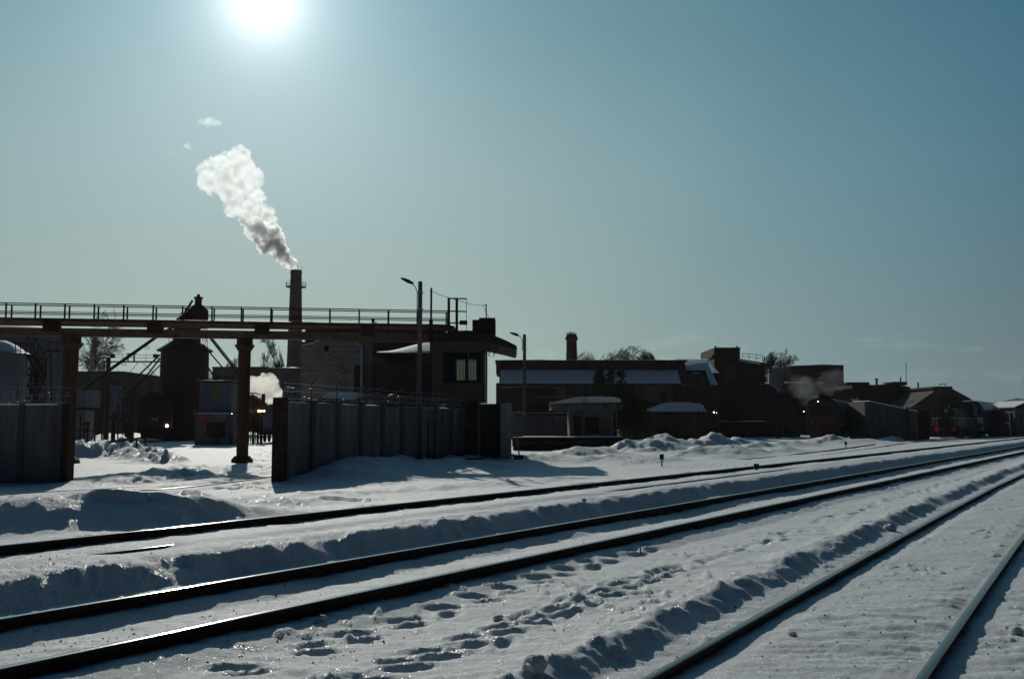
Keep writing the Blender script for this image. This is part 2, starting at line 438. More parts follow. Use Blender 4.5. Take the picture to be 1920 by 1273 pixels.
def rail_profile(h=0.17):
    # crowned head, web hidden lower; (offset, z) around; top points first
    return [(-0.036, -0.012), (-0.030, -0.003), (-0.015, 0.0), (0.0, 0.0012), (0.015, 0.0), (0.030, -0.003), (0.036, -0.012), (0.037, -0.045),
            (0.012, -0.06), (0.011, -h + 0.03), (0.07, -h + 0.01), (0.07, -h), (-0.07, -h), (-0.07, -h + 0.01), (-0.011, -h + 0.03), (-0.012, -0.06), (-0.037, -0.045)]
def polished():
    m = bpy.data.materials.new('rail_polished'); m.use_nodes = True
    t = m.node_tree; p = t.nodes['Principled BSDF']
    p.inputs['Base Color'].default_value = (0.50, 0.46, 0.41, 1); p.inputs['Metallic'].default_value = 1.0
    g = N(t, 'ShaderNodeNewGeometry')
    n = N(t, 'ShaderNodeTexNoise'); LK(t, g.outputs['Position'], n.inputs[0]); n.inputs['Scale'].default_value = 30; n.inputs['Detail'].default_value = 5
    r = N(t, 'ShaderNodeMapRange'); LK(t, n.outputs[0], r.inputs[0]); r.inputs[3].default_value = 0.07; r.inputs[4].default_value = 0.16
    LK(t, r.outputs[0], p.inputs['Roughness'])
    return m
def tarnished():
    m = polished(); m.name = 'rail_tarnished'
    p = m.node_tree.nodes['Principled BSDF']; p.inputs['Base Color'].default_value = (0.10, 0.085, 0.075, 1); p.inputs['Metallic'].default_value = 0.8
    return m
M['polished'], M['tarnished'] = polished(), tarnished()
def rail_obj(parent, path, top, z):
    pr = rail_profile(); n = len(pr); vs, fs, ms = [], [], []
    for i, (x, y) in enumerate(path):
        a, b = path[max(i - 1, 0)], path[min(i + 1, len(path) - 1)]
        tx, ty = b[0] - a[0], b[1] - a[1]; L = math.hypot(tx, ty); nx, ny = ty / L, -tx / L
        vs += [(x + nx * o, y + ny * o, z + h) for o, h in pr]
    for i in range(len(path) - 1):
        for j in range(n):
            fs.append((i * n + j, i * n + (j + 1) % n, (i + 1) * n + (j + 1) % n, (i + 1) * n + j)); ms.append(1 if j < 6 else 0)
    mb = MB(); mb.v, mb.f, mb.m = vs, fs, ms
    return mb.build('rail', [M['rust_dark'], top], parent, smooth=True)
JOINTS = (3.2, 15.7, 28.2, 40.7)
def track(vfun, u0, u1, z, label, tops, step=1.5, offs=(-GH, GH)):
    x0, y0 = xy(u0, float(vfun(u0)))
    t = thing('railway_track', (x0, y0, z), label, 'railway track', 'railway tracks through the snow')
    us = np.linspace(u0, u1, max(3, int((u1 - u0) / step)))
    for o, tp in zip(offs, tops):
        ro = rail_obj(t, [xy(u, float(vfun(u)) + o) for u in us], tp, z)
        for uj in JOINTS:
            if not (u0 < uj < min(u1, 60)): continue
            q0, q1 = xy(uj - .4, float(vfun(uj - .4)) + o), xy(uj + .4, float(vfun(uj + .4)) + o); jb = MB()
            for sgn in (-1, 1):
                a_ = (q0[0] + DV[0] * .022 * sgn, q0[1] + DV[1] * .022 * sgn); b_ = (q1[0] + DV[0] * .022 * sgn, q1[1] + DV[1] * .022 * sgn)
                jb.wallbox(a_, b_, .02 * -sgn, z - .15, z - .055)
                for k in range(4):
                    f = .14 + k * .24; c_ = (a_[0] + (b_[0] - a_[0]) * f + DV[0] * .03 * sgn, a_[1] + (b_[1] - a_[1]) * f + DV[1] * .03 * sgn); jb.cbox((c_[0], c_[1], z - .1), (.03, .03, .03), .6)
            jb.build('joint_bar', M['rust'], ro)
    return t
track(lambda u: VA, -14, 300, ZR_A, 'farthest main track, its near rail almost buried under wind-packed snow', [M['polished'], M['tarnished']], 3)
track(lambda u: VB, -12, 300, ZR_B, 'middle main track of two tall clear rails, sun glinting on the far rail', [M['polished'], M['polished']], 3)
track(VC, -6, 300, ZR_C, 'nearest track curving past at the right with dull worn railheads', [M['tarnished'], M['tarnished']], 0.5)
track(VS, 44, 260, 0.12, 'siding half hidden by snow mounds on which the dark shunter stands', [M['tarnished'], M['tarnished']], 2)
# spur running through the gate into the works
SPUR = [G(70, 934, 0.1), G(150, 927, 0.1), G(330, 916, 0.1), G(440, 904, 0.1), G(520, 893, 0.1), G(575, 880, 0.1), G(610, 862, 0.1), G(640, 845, 0.1)]
def smooth_path(P, n=40):
    P = [Vector(p) for p in P]; out = []
    for i in range(len(P) - 1):
        p0, p1, p2, p3 = P[max(i - 1, 0)], P[i], P[i + 1], P[min(i + 2, len(P) - 1)]
        k = max(2, n // len(P))
        for j in range(k):
            t = j / k
            out.append(0.5 * ((2 * p1) + (p2 - p0) * t + (2 * p0 - 5 * p1 + 4 * p2 - p3) * t * t + (3 * p1 - p0 - 3 * p2 + p3) * t ** 3))
    out.append(P[-1]); return out
sp = smooth_path(SPUR)
t_sp = thing('railway_track', (sp[0].x, sp[0].y, 0.1), 'thin spur track running in through the gate beneath the pipe bridge', 'railway track', 'railway tracks through the snow')
rail_obj(t_sp, [(p.x, p.y) for p in sp], M['polished'], 0.13)
sp2 = []
for i, p in enumerate(sp):
    a, b = sp[max(i - 1, 0)], sp[min(i + 1, len(sp) - 1)]; d = (b - a).normalized()
    sp2.append((p.x - d.y * 1.58, p.y + d.x * 1.58))
rail_obj(t_sp, sp2, M['polished'], 0.10)

# ------------------------------------------------------------------ snow-covered ground
ROWS, COLS = 900, 760
yy = 2.0 * (170.0 ** np.linspace(0, 1, ROWS))
kk = np.linspace(-0.86, 0.98, COLS)
Yg = np.repeat(yy[:, None], COLS, 1); Xg = Yg * kk[None, :]
WALL_A, WALL_B = G(527, 908), G(905, 868)
def seg_dist(X, Y, a, b):
    dx, dy = b[0] - a[0], b[1] - a[1]; L2 = dx * dx + dy * dy
    t = np.clip(((X - a[0]) * dx + (Y - a[1]) * dy) / L2, 0, 1)
    px, py = X - a[0] - t * dx, Y - a[1] - t * dy
    side = np.sign(dx * (Y - a[1]) - dy * (X - a[0]))
    return np.hypot(px, py), side, t
U, V = uv(Xg, Yg)
wob = 0.10 * fbm(Xg * 0.9, Yg * 0.9, 4, 5)
Vw = V + wob
vc = VC(U); Vc = V - vc
# cross-section relative to A/B and relative to C
zAB = np.interp(Vw, [VA - 14, VA - 7, VA - 3.2, VA - 1.4, v1 - 0.22, v1 - 0.1, v1 + 0.1, v1 + 0.45, VA + 0.2, v1 + 2 * GH + 0.3, VA + 1.35, v2 - 0.86, v2 - 0.58, v2 - 0.1, v2 + 0.15, v2 + 0.4, v3 - 0.1, v3 + 0.12, v3 + 0.45, v3 + 1.6, v3 + 3.5],
                [0.0, 0.04, 0.16, 0.29, 0.305, 0.24, 0.23, 0.25, 0.31, 0.33, 0.33, 0.30, 0.06, 0.035, 0.045, -0.03, 0.045, 0.04, -0.02, 0.02, 0.03])
zC = np.interp(Vc + wob * 0.8, [-4.5, -2.2, -1.75, -1.45, -1.2, -0.9, -0.5, 0.5, 0.7, 1.0, 1.6, 2.4, 3.5, 9],
               [0.03, 0.02, 0.045, 0.055, -0.04, -0.055, -0.045, -0.04, -0.05, -0.06, -0.05, -0.02, 0.02, 0.05])
wC = sstep(VB + 1.6, VB + 2.8, V - np.clip(0, 0, 0) + np.maximum(0, (2.6 - (vc - VB)) * -0.0))
w = np.where(vc - VB > 3.6, sstep(0.35, 0.65, (V - v3) / np.maximum(vc - GH - v3, 0.1)), 1.0 * (V > (VB + vc) / 2))
Z = zAB * (1 - w) + zC * w
# ridge thrown up on the far side of rail 4, crumbly
rg = Vc + GH + 0.60 + 0.16 * fbm(U * 1.1, U * 0 + 3, 3, 11) + 0.09 * fbm(Xg * 6, Yg * 6, 4, 12, 0.6)
ridge = np.where(rg < 0, np.exp(-(rg / 0.28) ** 2), np.exp(-(rg / 0.10) ** 2))
Z += ridge * (0.045 + 0.07 * fbm(U * 3.2, V * 3.2, 5, 13, 0.6)) * (U > -2)
# gentle undulation and wind texture
Z += 0.035 * fbm(Xg * 0.35, Yg * 0.35, 3, 21) + 0.02 * fbm(Xg * 1.2, Yg * 1.2, 3, 22)
su, sv = U * 0.5 + V * 0.85, -U * 0.85 + V * 0.5
wind = sstep(-0.12, 0.35, fbm(Xg * 0.5, Yg * 0.5, 3, 23))
zoneC = sstep(-1.0, 0.5, Vc)
near = 1 - sstep(25, 60, Yg)
Z += near * (0.010 + 0.018 * zoneC * wind + 0.008 * wind) * fbm(su * 2.0 + 0.5 * fbm(Xg, Yg, 2, 3), sv * 7, 4, 24, 0.6)
Z += near * 0.006 * fbm(Xg * 14, Yg * 14, 3, 25)
# small debris of crumbled crust, scattered unevenly
cr = fbm(Xg * 9, Yg * 9, 3, 31); crm = sstep(0.1, 0.5, fbm(Xg * 0.8, Yg * 0.8, 3, 32))
Z += near * 0.03 * sstep(0.28, 0.55, cr) * (0.25 + crm)
# bank face texture
bf = np.exp(-((Vw - (v2 - 0.85)) / 0.22) ** 2)
Z += bf * 0.07 * fbm(Xg * 4, Yg * 4, 4, 33)
ef = np.exp(-((Vw - (v1 - 0.35)) / 0.2) ** 2)
Z += ef * 0.05 * np.maximum(0, fbm(Xg * 3.3, Yg * 3.3, 3, 34))
# drift bank in front of the gate wall
d, side, t = seg_dist(Xg, Yg, WALL_A, WALL_B)
tt = t
frontb = side < 0
hb = (0.12 + 0.30 * sstep(0.03, 0.28, tt) * (1 - 0.45 * sstep(0.5, 1.0, tt))) * (1 + 1.0 * fbm(Xg * 0.7, Yg * 0.7, 4, 41))
Z += np.where(frontb, hb * np.exp(-(d / 1.9) ** 2), hb * np.exp(-(d / 0.8) ** 2)) * (tt > 0) * sstep(0.0, 0.06, tt + 0 * d)
Z += np.where(frontb, 0.09 * fbm(Xg * 2.2, Yg * 2.2, 4, 42) * np.exp(-(d / 2.6) ** 2), 0)
# long ridges and mounds; (a, b, height, half width near, half width far, noise)
def ridge_seg(a, b, h, wn, wf, nz=0.3, seed=50, fr=0.9, crisp=1.0):
    global Z
    a, b = (a[0], a[1]), (b[0], b[1])
    d, side, t = seg_dist(Xg, Yg, a, b)
    wob = 1 + 0.5 * fbm(Xg * fr, Yg * fr, 4, seed)
    wd = np.where(side < 0, wn, wf) * wob
    Z += h * np.exp(-(d / wd) ** 2) * (1 + nz * 2 * fbm(Xg * fr * 2, Yg * fr * 2, 5, seed + 7, 0.55))
_z0 = Z.copy()
ridge_seg(G(-260, 962, .5), G(60, 964, .45), 0.29, 0.95, 2.0, 0.16, 51, 0.6)
ridge_seg(G(60, 964, .45), G(300, 978, .3), 0.22, 0.8, 1.5, 0.25, 52, 0.6)
ridge_seg(G(300, 978, .3), G(560, 986, .3), 0.12, 0.6, 1.4, 0.25, 53, 0.6)
Z = _z0 + (Z - _z0) * sstep(v1 - 0.15, v1 - 0.8, V)
ridge_seg(G(205, 948, .2), G(330, 948, .2), 0.20, 0.9, 1.0, 0.3, 54)
ridge_seg(G(330, 946, .2), G(540, 940, .2), 0.16, 0.8, 1.6, 0.28, 55)
ridge_seg(G(560, 938, .1), G(1000, 905, .1), 0.08, 0.6, 1.6, 0.5, 56)
ridge_seg(G(240, 898, .1), G(360, 880, .1), 0.14, 0.9, 1.6, 0.4, 57)
ridge_seg(G(360, 890, .1), G(520, 872, .1), 0.16, 0.9, 1.8, 0.6, 58)
# ploughed heap of lumps left of the yard
def heap(px0, py0, px1, py1, h, wn, seed, lump=0.35):
    global Z
    a, b = G(px0, py0), G(px1, py1)
    d, side, t = seg_dist(Xg, Yg, a, b)
    m = np.exp(-(d / (wn * (1 + 0.6 * fbm(Xg * 0.5, Yg * 0.5, 3, seed)))) ** 2)
    lm = np.abs(fbm(Xg * 1.5, Yg * 1.5, 4, seed + 2, 0.6)) * 1.6
    Z += h * m * (0.75 + lump * 2.2 * lm)
heap(105, 858, 235, 856, 0.85, 1.3, 61, 0.2)
heap(235, 858, 315, 868, 0.32, 0.9, 62, 0.6)
heap(200, 822, 330, 818, 0.5, 2.0, 63)
heap(380, 822, 470, 815, 0.5, 2.0, 64, 0.1)
# churned mounds right of the wall, along the far side of track A
for i, (px, py, h, w0) in enumerate([(1010, 868, .35, 1.6), (1075, 858, .55, 2.3), (1130, 868, .35, 1.6), (1200, 846, .9, 2.4), (1255, 846, .5, 2.0), (1325, 842, 1.05, 2.0), (1300, 856, .5, 1.8),
                                     (1375, 838, .75, 1.6), (1420, 846, .55, 2.0), (1395, 856, .45, 1.5), (1480, 838, .5, 2.2), (1460, 850, .35, 1.6), (1545, 833, .8, 1.8), (1600, 834, .4, 2.5), (1690, 828, .7, 3.0), (1740, 826, .5, 2.0), (1650, 832, .5, 2.5),
                                     (1230, 868, .2, 1.4), (1350, 862, .25, 1.2), (950, 876, .2, 1.4)]):
    c = G(px, py); c2 = (c[0] + DU[0] * w0 * 1.1, c[1] + DU[1] * w0 * 1.1)
    keep = sstep(VA - GH - 0.5, VA - GH - 2.2, V)
    z0 = Z.copy(); ridge_seg((c[0], c[1]), c2, h * 0.8, w0 * 0.75, w0 * 0.9, 0.32, 70 + i, 0.5); Z = z0 + (Z - z0) * keep
# the shunter's siding stays clear
vs_ = VS(U); dS = np.abs(V - vs_)
mS = (1 - sstep(1.6, 2.6, dS)) * sstep(85, 100, U) ; Z = Z * (1 - mS) + 0.05 * mS
# footprints
rs = np.random.RandomState(4)
def stamp(cx, cy, ang, L, Wd, dep):
    r0, r1 = np.searchsorted(yy, cy - 0.5), np.searchsorted(yy, cy + 0.5)
    if r1 <= r0: return
    kc0, kc1 = np.searchsorted(kk, (cx - 0.5) / cy - 0.03), np.searchsorted(kk, (cx + 0.5) / cy + 0.03)
    if kc1 <= kc0: return
    X, Y = Xg[r0:r1, kc0:kc1] - cx, Yg[r0:r1, kc0:kc1] - cy
    a = (X * math.cos(ang) + Y * math.sin(ang)) / L; b = (-X * math.sin(ang) + Y * math.cos(ang)) / Wd
    q = a * a + b * b
    Z[r0:r1, kc0:kc1] += -dep * np.exp(-q ** 1.6) + 0.3 * dep * np.exp(-((np.sqrt(q) - 1.45) / 0.4) ** 2) * (b > 0)
vcn = lambda u: float(VC(u))
for i in range(300):
    u = 3 + 45 * rs.rand() ** 0.8
    a, b = v3 + 0.9, vcn(u) - GH - 1.0
    if b - a < 0.4: continue
    cen = 0.62 - 0.25 * min(1, u / 12) if i % 3 else 0.5
    v = a + (b - a) * np.clip(cen + 0.13 * rs.randn(), 0.02, 0.98)
    x, y = xy(u, v); stamp(x, y, math.pi / 2 - TH + 0.5 * rs.randn(), 0.10 + 0.12 * rs.rand(), 0.045 + 0.04 * rs.rand(), 0.014 + 0.03 * rs.rand())
for i in range(26):   # two single lines of footsteps, walker to the left of them
    for (pa, pb) in (((430, 1262), (1240, 1020)), ((640, 1290), (1290, 1060))):
        a, b = G(*pa), G(*pb); q = (i + 0.2 * rs.randn()) / 26
        x, y = a[0] + (b[0] - a[0]) * q, a[1] + (b[1] - a[1]) * q
        stamp(x + 0.12 * (-1) ** i, y, 0.6 + 0.3 * rs.randn(), 0.17, 0.08, 0.05)
for i in range(60):
    p = G(240 + 300 * rs.rand(), 880 + 40 * rs.rand()); stamp(p.x, p.y, rs.rand() * 3, 0.22, 0.16, 0.12)
for i in range(60):
    p = G(470 + 60 * rs.rand(), 815 + 60 * rs.rand()); stamp(p.x, p.y, rs.rand() * 3, 0.3, 0.2, 0.15)
# never bury the running rails; the side towards the platform lies a little lower
def clear(rel_v, zt, far_w, near_w, drop, seed):
    global Z
    m = np.where(rel_v < 0, 1 - sstep(0.09, far_w, -rel_v), 1 - sstep(near_w * 0.5, near_w, rel_v))
    lim = zt - drop + 0.022 * fbm(Xg * 2, Yg * 2, 3, seed)
    Z = np.where(m > 0, np.minimum(Z, lim * m + Z * (1 - m)), Z)
clear(V - v1, ZR_A, 0.22, 0.75, 0.075, 90)
clear(V - v2, ZR_B, 0.3, 0.5, 0.11, 91); clear(V - v3, ZR_B, 0.25, 0.5, 0.11, 92)
for o in (-GH, GH): clear(Vc - o, ZR_C, 0.22, 0.35, 0.085, 93)
relb = V - (v1 + 2 * GH)                                     # the all but buried rail
mb_ = 1 - sstep(0.06, 0.35, np.abs(relb))
ua, ub = uv(*G(150, 1042, .34)[:2])[0], uv(*G(335, 1020, .34)[:2])[0]
uc, ud = uv(*G(1010, 928, .34)[:2])[0], uv(*G(1400, 884, .34)[:2])[0]
vis = sstep(ua - .3, ua + .6, U) * (1 - sstep(ub - .2, ub + .1, U)) + sstep(uc, uc + 3, U) * (1 - sstep(ud, ud + 8, U))
Z = Z * (1 - mb_) + mb_ * (ZR_A + 0.022 - 0.05 * vis + 0.01 * fbm(U * .5, V, 2, 95))
for path, zt in ((sp, 0.115), ([Vector((a, b, 0)) for a, b in sp2], 0.10)):
    for i in range(0, len(path) - 1):
        a, b = path[i], path[i + 1]
        r0, r1 = np.searchsorted(yy, min(a.y, b.y) - 0.4), np.searchsorted(yy, max(a.y, b.y) + 0.4)
        if r1 <= r0: continue
        d, _, _ = seg_dist(Xg[r0:r1], Yg[r0:r1], a, b)
        m = 1 - sstep(0.10, 0.6, d); Z[r0:r1] = (zt - 0.014) * m + Z[r0:r1] * (1 - m)
Z *= 1 - 0.6 * sstep(150, 300, Yg)
co = np.stack([Xg, Yg, Z], -1).reshape(-1, 3)
idx = np.arange(ROWS * COLS).reshape(ROWS, COLS)
quads = np.stack([idx[:-1, :-1], idx[:-1, 1:], idx[1:, 1:], idx[1:, :-1]], -1).reshape(-1, 4)
me = bpy.data.meshes.new('snow_ground')
me.vertices.add(len(co)); me.vertices.foreach_set('co', co.ravel())
me.loops.add(quads.size); me.loops.foreach_set('vertex_index', quads.ravel())
me.polygons.add(len(quads)); me.polygons.foreach_set('loop_start', np.arange(0, quads.size, 4)); me.polygons.foreach_set('loop_total', np.full(len(quads), 4))
me.update(); me.materials.append(M['snow'])
me.polygons.foreach_set('use_smooth', np.ones(len(quads), bool))
gr = bpy.data.objects.new('snow_ground', me); COL.objects.link(gr)
props(gr, 'trampled and drifted snow covering the whole rail yard', None, None, 'structure')
far = MB(); far.add([(-4000, -1500, -0.35), (4000, -1500, -0.35), (4000, 6000, -0.35), (-4000, 6000, -0.35)], [(0, 1, 2, 3)])
props(far.build('ground', M['snow_roof']), 'flat snow plain reaching the horizon', None, None, 'structure')
def ground_z(x, y):
    k = x / y; i = int(np.clip(np.searchsorted(yy, y), 1, ROWS - 1)); j = int(np.clip(np.searchsorted(kk, k), 1, COLS - 1))
    return float(Z[i, j])
# ------------------------------------------------------------------ gate walls of concrete panels
def lumpy_cap(mb, x0, x1, y0, y1, z, h, seed=0, nx=14, ny=5, slope=(0, 0)):
    """a lying layer of snow with a soft uneven top, closed underneath"""
    vs, fs = [], []
    for i in range(nx + 1):
        for j in range(ny + 1):
            x, y = x0 + (x1 - x0) * i / nx, y0 + (y1 - y0) * j / ny
            e = min(i, nx - i, 1.0) * min(j, ny - j, 1.0)
            zz = z + slope[0] * (x - x0) + slope[1] * (y - y0)
            t = h * (0.75 + 0.9 * float(fbm(np.array([x * .6 + seed]), np.array([y * .6]), 3, seed)[0]))
            vs.append((x, y, zz + (t if e > 0 else 0.35 * t)))
    for i in range(nx):
        for j in range(ny):
            a = i * (ny + 1) + j; fs.append((a, a + ny + 1, a + ny + 2, a + 1))
    n0 = len(vs)
    ring = [i * (ny + 1) for i in range(nx + 1)] + [nx * (ny + 1) + j for j in range(1, ny + 1)] + [i * (ny + 1) + ny for i in range(nx - 1, -1, -1)] + [j for j in range(ny - 1, 0, -1)]
    for r in ring:
        x, y, _ = vs[r]; vs.append((x, y, z + slope[0] * (x - x0) + slope[1] * (y - y0)))
    m = len(ring)
    for k in range(m):
        fs.append((ring[(k + 1) % m], ring[k], n0 + k, n0 + (k + 1) % m))
    fs.append(tuple(n0 + k for k in range(m - 1, -1, -1)))
    mb.add(vs, fs)

def panel_mesh(name, w, h, th=0.10):
    """precast fence panel: frame border proud of a recessed field; local x along, y thickness, z up"""
    mb = MB(); b = 0.10
    mb.box(0, w, 0.03, th, 0, h)
    mb.box(0, w, 0, 0.03, 0, b); mb.box(0, w, 0, 0.03, h - b, h)
    mb.box(0, b, 0, 0.03, b, h - b); mb.box(w - b, w, 0, 0.03, b, h - b)
    mb.box(b, w - b, 0.005, 0.03, h * 0.5 - .05, h * 0.5 + .05)
    return mb.mesh(name, M['concrete'])

def coil(a, b, z, r, step=0.16, seed=1):
    """concertina razor wire between two points"""
    rnd = random.Random(seed); L = (Vector(b) - Vector(a)).length; d = (Vector(b) - Vector(a)).normalized(); s = Vector((-d.y, d.x, 0))
    n = int(L / step * 10); pts = []
    for i in range(n):
        q = i / 10 * 2 * math.pi
        p = Vector(a) + d * (L * i / n) + s * math.cos(q) * r * (0.9 + 0.1 * math.sin(i * .37)) + Vector((0, 0, math.sin(q) * r * (0.85 + 0.2 * math.sin(i * .11))))
        p.z += z; pts.append(p + d * 0.03 * math.sin(q * 2.3))
    mb = MB(); mb.tube(pts, 0.0045, 3, False)
    return mb

P0, P1 = Vector((*G(530, 905)[:2], 0)), Vector((*G(872, 869)[:2], 0))
WL = (P1 - P0).length; WD = (P1 - P0).normalized(); WR = math.atan2(WD.y, WD.x)
gw = thing('concrete_wall', (P0.x, P0.y, 0), 'long grey concrete panel wall topped with razor wire, right of the gate opening', 'wall', None, WR)
npan = 9; pw = WL / npan
pm = panel_mesh('panel', pw - 0.14, 2.42); pst = MB(); pst.box(-0.11, 0.11, -0.07, 0.16, -0.3, 2.44)
pstm = pst.mesh('post', M['concrete_dark'])
for i in range(npan):
    rr = random.Random(i)
    o = inst('panel', pm, gw, (i * pw + 0.07, rr.uniform(-.02, .02), -0.05 + rr.uniform(-.03, .03)))
    o.rotation_euler = (rr.uniform(-.01, .01), rr.uniform(-.006, .006), 0)
for i in range(1, npan + 1): inst('post', pstm, gw, (i * pw, 0, 0))
# striped end post at the opening
ep = MB(); ep.box(-0.16, 0.16, -0.16, 0.16, -0.3, 2.5); o = inst('end_post', ep.mesh('end_post', M['rust_dark']), gw, (-0.16, 0.03, 0))
for k in range(9):
    sb = MB(); sb.hexa([(-0.17, -0.172, 0), (0.17, -0.172, 0.12), (0.17, -0.162, 0.12), (-0.17, -0.162, 0), (-0.17, -0.172, .12), (0.17, -0.172, .24), (0.17, -0.162, .24), (-0.17, -0.162, .12)])
    s_ = inst('stripe', sb.mesh('stripe', M['yellow_paint' if k == 99 else 'rust']), o, (0, 0, 0.1 + k * 0.26))
for i in range(0, npan + 1):
    b_ = MB(); b_.tube([(0, 0.05, 2.4), (0, 0.05, 2.98), (0, -0.12, 3.15)], 0.018, 5); inst('wire_bracket', b_.mesh('wire_bracket', M['rust_dark']), gw, (i * pw if i else 0, 0, 0))
def wires(parent, L, z0, seed):
    mb = MB()
    for dz in (0.0, 0.22, 0.46): mb.tube([(L * k / 30, 0.05 + .02 * math.sin(k * 2), z0 + dz - 0.03 * abs(math.sin(k * 1.7 + seed))) for k in range(31)], 0.005, 3, False)
    inst('barbed_wire', mb.mesh('barbed_wire', M['galv']), parent, (0, 0, 0))
    cb = coil((0, 0.05, 0), (L, 0.05, 0), z0 + 0.16, 0.17, 0.26, seed); inst('razor_wire_coil', cb.mesh('razor_wire_coil', M['galv']), parent, (0, 0, 0))
wires(gw, WL, 2.5, 3)
sc_ = MB(); rr = random.Random(3)
for i in range(npan):
    if rr.random() < 0.8: lumpy_cap(sc_, i * pw + .1 + rr.random() * .3, (i + 1) * pw - .1 - rr.random() * .4, -0.02, 0.12, 2.37, 0.03, i, 8, 2)
inst('snow_cap', sc_.mesh('snow_cap', M['snow_roof']), gw, (0, 0, 0))
# metal frame leaning on the wall near its right end
fr = thing('metal_frame', (*G(790, 872)[:2], 0), 'rusty pipe frame standing against the right part of the concrete wall', 'frame')
FA, FB = D(789, 870, 37.3), D(898, 866, 42.6); ft = 0.03
off = Vector((WD.y, -WD.x, 0)) * 0.28
for nm, pts in (('upright', [FA + off, FA + off + Vector((0, 0, 1.55))]), ('upright', [FB + off, FB + off + Vector((0, 0, 1.55))]), ('top_bar', [FA + off + Vector((0, 0, 1.5)), FB + off + Vector((0, 0, 1.5))]), ('bottom_bar', [FA + off + Vector((0, 0, .15)), FB + off + Vector((0, 0, .15))])):
    MB().tube(pts, 0.035, 6).build(nm, M['rust_dark'], fr)

# end block and pale pier
ex0, ex1, eY = XA(899, 43.0), XA(938, 43.0), 43.0
eb = MB().box(ex0, ex1, eY, eY + 3.0, -0.3, ZA(757, eY)).build('brick_end_wall', M['plaster_dark'])
props(eb, 'dark rendered block closing the right end of the concrete wall', 'wall')
pp = thing('gate_pier', (XA(948, 42.6), 42.6, 0), 'pale upright concrete slab beside the dark end block', 'pier')
MB().box(XA(938.5, 42.6), XA(959, 42.6), 42.6, 43.1, -0.2, ZA(757, 42.6)).build('slab', M['concrete_light'], pp, bevel=0.02)
t_ = MB(); lumpy_cap(t_, XA(938.5, 42.6), XA(959, 42.6), 42.6, 43.1, ZA(757, 42.6), 0.03, 3, 4, 3); t_.build('snow_cap', M['snow_roof'], pp)
sp_ = thing('leaning_pole', (XA(975, 41.5), 41.5, 0), 'thin pale pole leaning towards the concrete slab, foot in a small block', 'pole')
MB().tube([D(961, 772, 41.8), D(974.5, 858, 41.5)], 0.035, 6).build('shaft', M['galv'], sp_)
MB().cbox((XA(972, 41.4), 41.4, 0.28), (0.34, 0.3, 0.26), 0.3).build('foot_block', M['concrete_dark'], sp_, bevel=0.03)
MB().cbox((XA(970, 41.4), 41.4, 0.43), (0.5, 0.16, 0.05), 0.1).build('crossbar', M['rust_dark'], sp_)

# left wall
LW = Vector((*G(125, 906)[:2], 0))
lw = thing('concrete_wall', (LW.x, LW.y, 0), 'tall grey concrete panel wall with razor wire at the left edge, left of the gate opening', 'wall', None, math.pi)
LWY = LW.y
pm2 = MB(); W2 = 1.74
pm2.box(0, W2 - .06, -0.12, -0.02, -.3, 2.28)
for z0, z1 in ((0.05, .75), (.83, 1.5), (1.58, 2.2)): pm2.box(.08, W2 - .14, -0.02, 0.0, z0, z1)
pm2m = pm2.mesh('panel', M['concrete'])
LPX = [0.12, 1.26]
for i in range(6): inst('panel', pm2m, lw, (0.30 + i * W2 - (0.62 if i else 0.0), 0.0, 0), 0, (0.62, 1, 1) if i == 0 else None)
for i in range(6):
    q = MB(); q.box(-0.06, 0.06, -0.1, 0.05, -.3, 2.32); inst('post', q.mesh('post', M['concrete_dark']), lw, (0.30 + i * W2 - (0.62 if i else 0.0) - 0.03, 0, 0))
q = MB(); q.box(0, 0.24, -0.45, 0.02, -0.3, 2.34); inst('end_post', q.mesh('end_post', M['rust']), lw, (0, 0, 0))
for i in range(6):
    b_ = MB(); b_.tube([(0, -0.05, 2.2), (0, -0.05, 2.95)], 0.02, 5); inst('wire_bracket', b_.mesh('wire_bracket', M['rust_dark']), lw, (0.12 + i * W2 * 0.83, 0, 0))
wires(lw, 9.5, 2.35, 8)
q = MB(); lumpy_cap(q, 0.3, 9, -0.12, -0.01, 2.28, 0.025, 5, 30, 2); inst('snow_cap', q.mesh('snow_cap', M['snow_roof']), lw, (0, 0, 0))

# ------------------------------------------------------------------ pipe bridge
BA, BB = D(-420, 600, 42.0), D(846, 617, 46.6)
def blerp(px, Y=None):
    # point on the bridge axis at pixel column px
    r = ray(px, 600); dx, dy = BB.x - BA.x, BB.y - BA.y
    t = (BA.x * r.y - BA.y * r.x) / (dy * r.x - dx * r.y)
    return BA.x + dx * t, BA.y + dy * t
def bp(px, z, o=0.0):
    x, y = blerp(px); dx, dy = BB.x - BA.x, BB.y - BA.y; L = math.hypot(dx, dy)
    return Vector((x - dy / L * o, y + dx / L * o, z))
ZRT = D(460, 575, bp(460, 0).y).z; ZPC = D(460, 609, bp(460, 0).y).z; ZBC = D(460, 628, bp(460, 0).y).z
pb = thing('pipe_bridge', bp(460, 0), 'long rusty pipe bridge with railed walkway spanning the gate on round pillars', 'bridge')
MB().tube([bp(-300, ZPC), bp(100, ZPC), bp(460, ZPC), bp(838, ZPC), bp(848, ZPC - .05), bp(851, ZPC - .25), bp(851, ZPC - 1.2)], 0.17, 14).build('upper_pipe', M['pipe'], pb, smooth=True)
bm = MB()
a, b = bp(-300, 0, -.16), bp(852, 0, -.16)
bm.wallbox(a, b, 0.34, ZBC - .18, ZBC + .18); bm.build('girder', M['pipe'], pb)
MB().tube([bp(-300, ZPC - .03, .42), bp(836, ZPC - .03, .42)], 0.12, 10).build('rear_pipe', M['pipe'], pb, smooth=True)
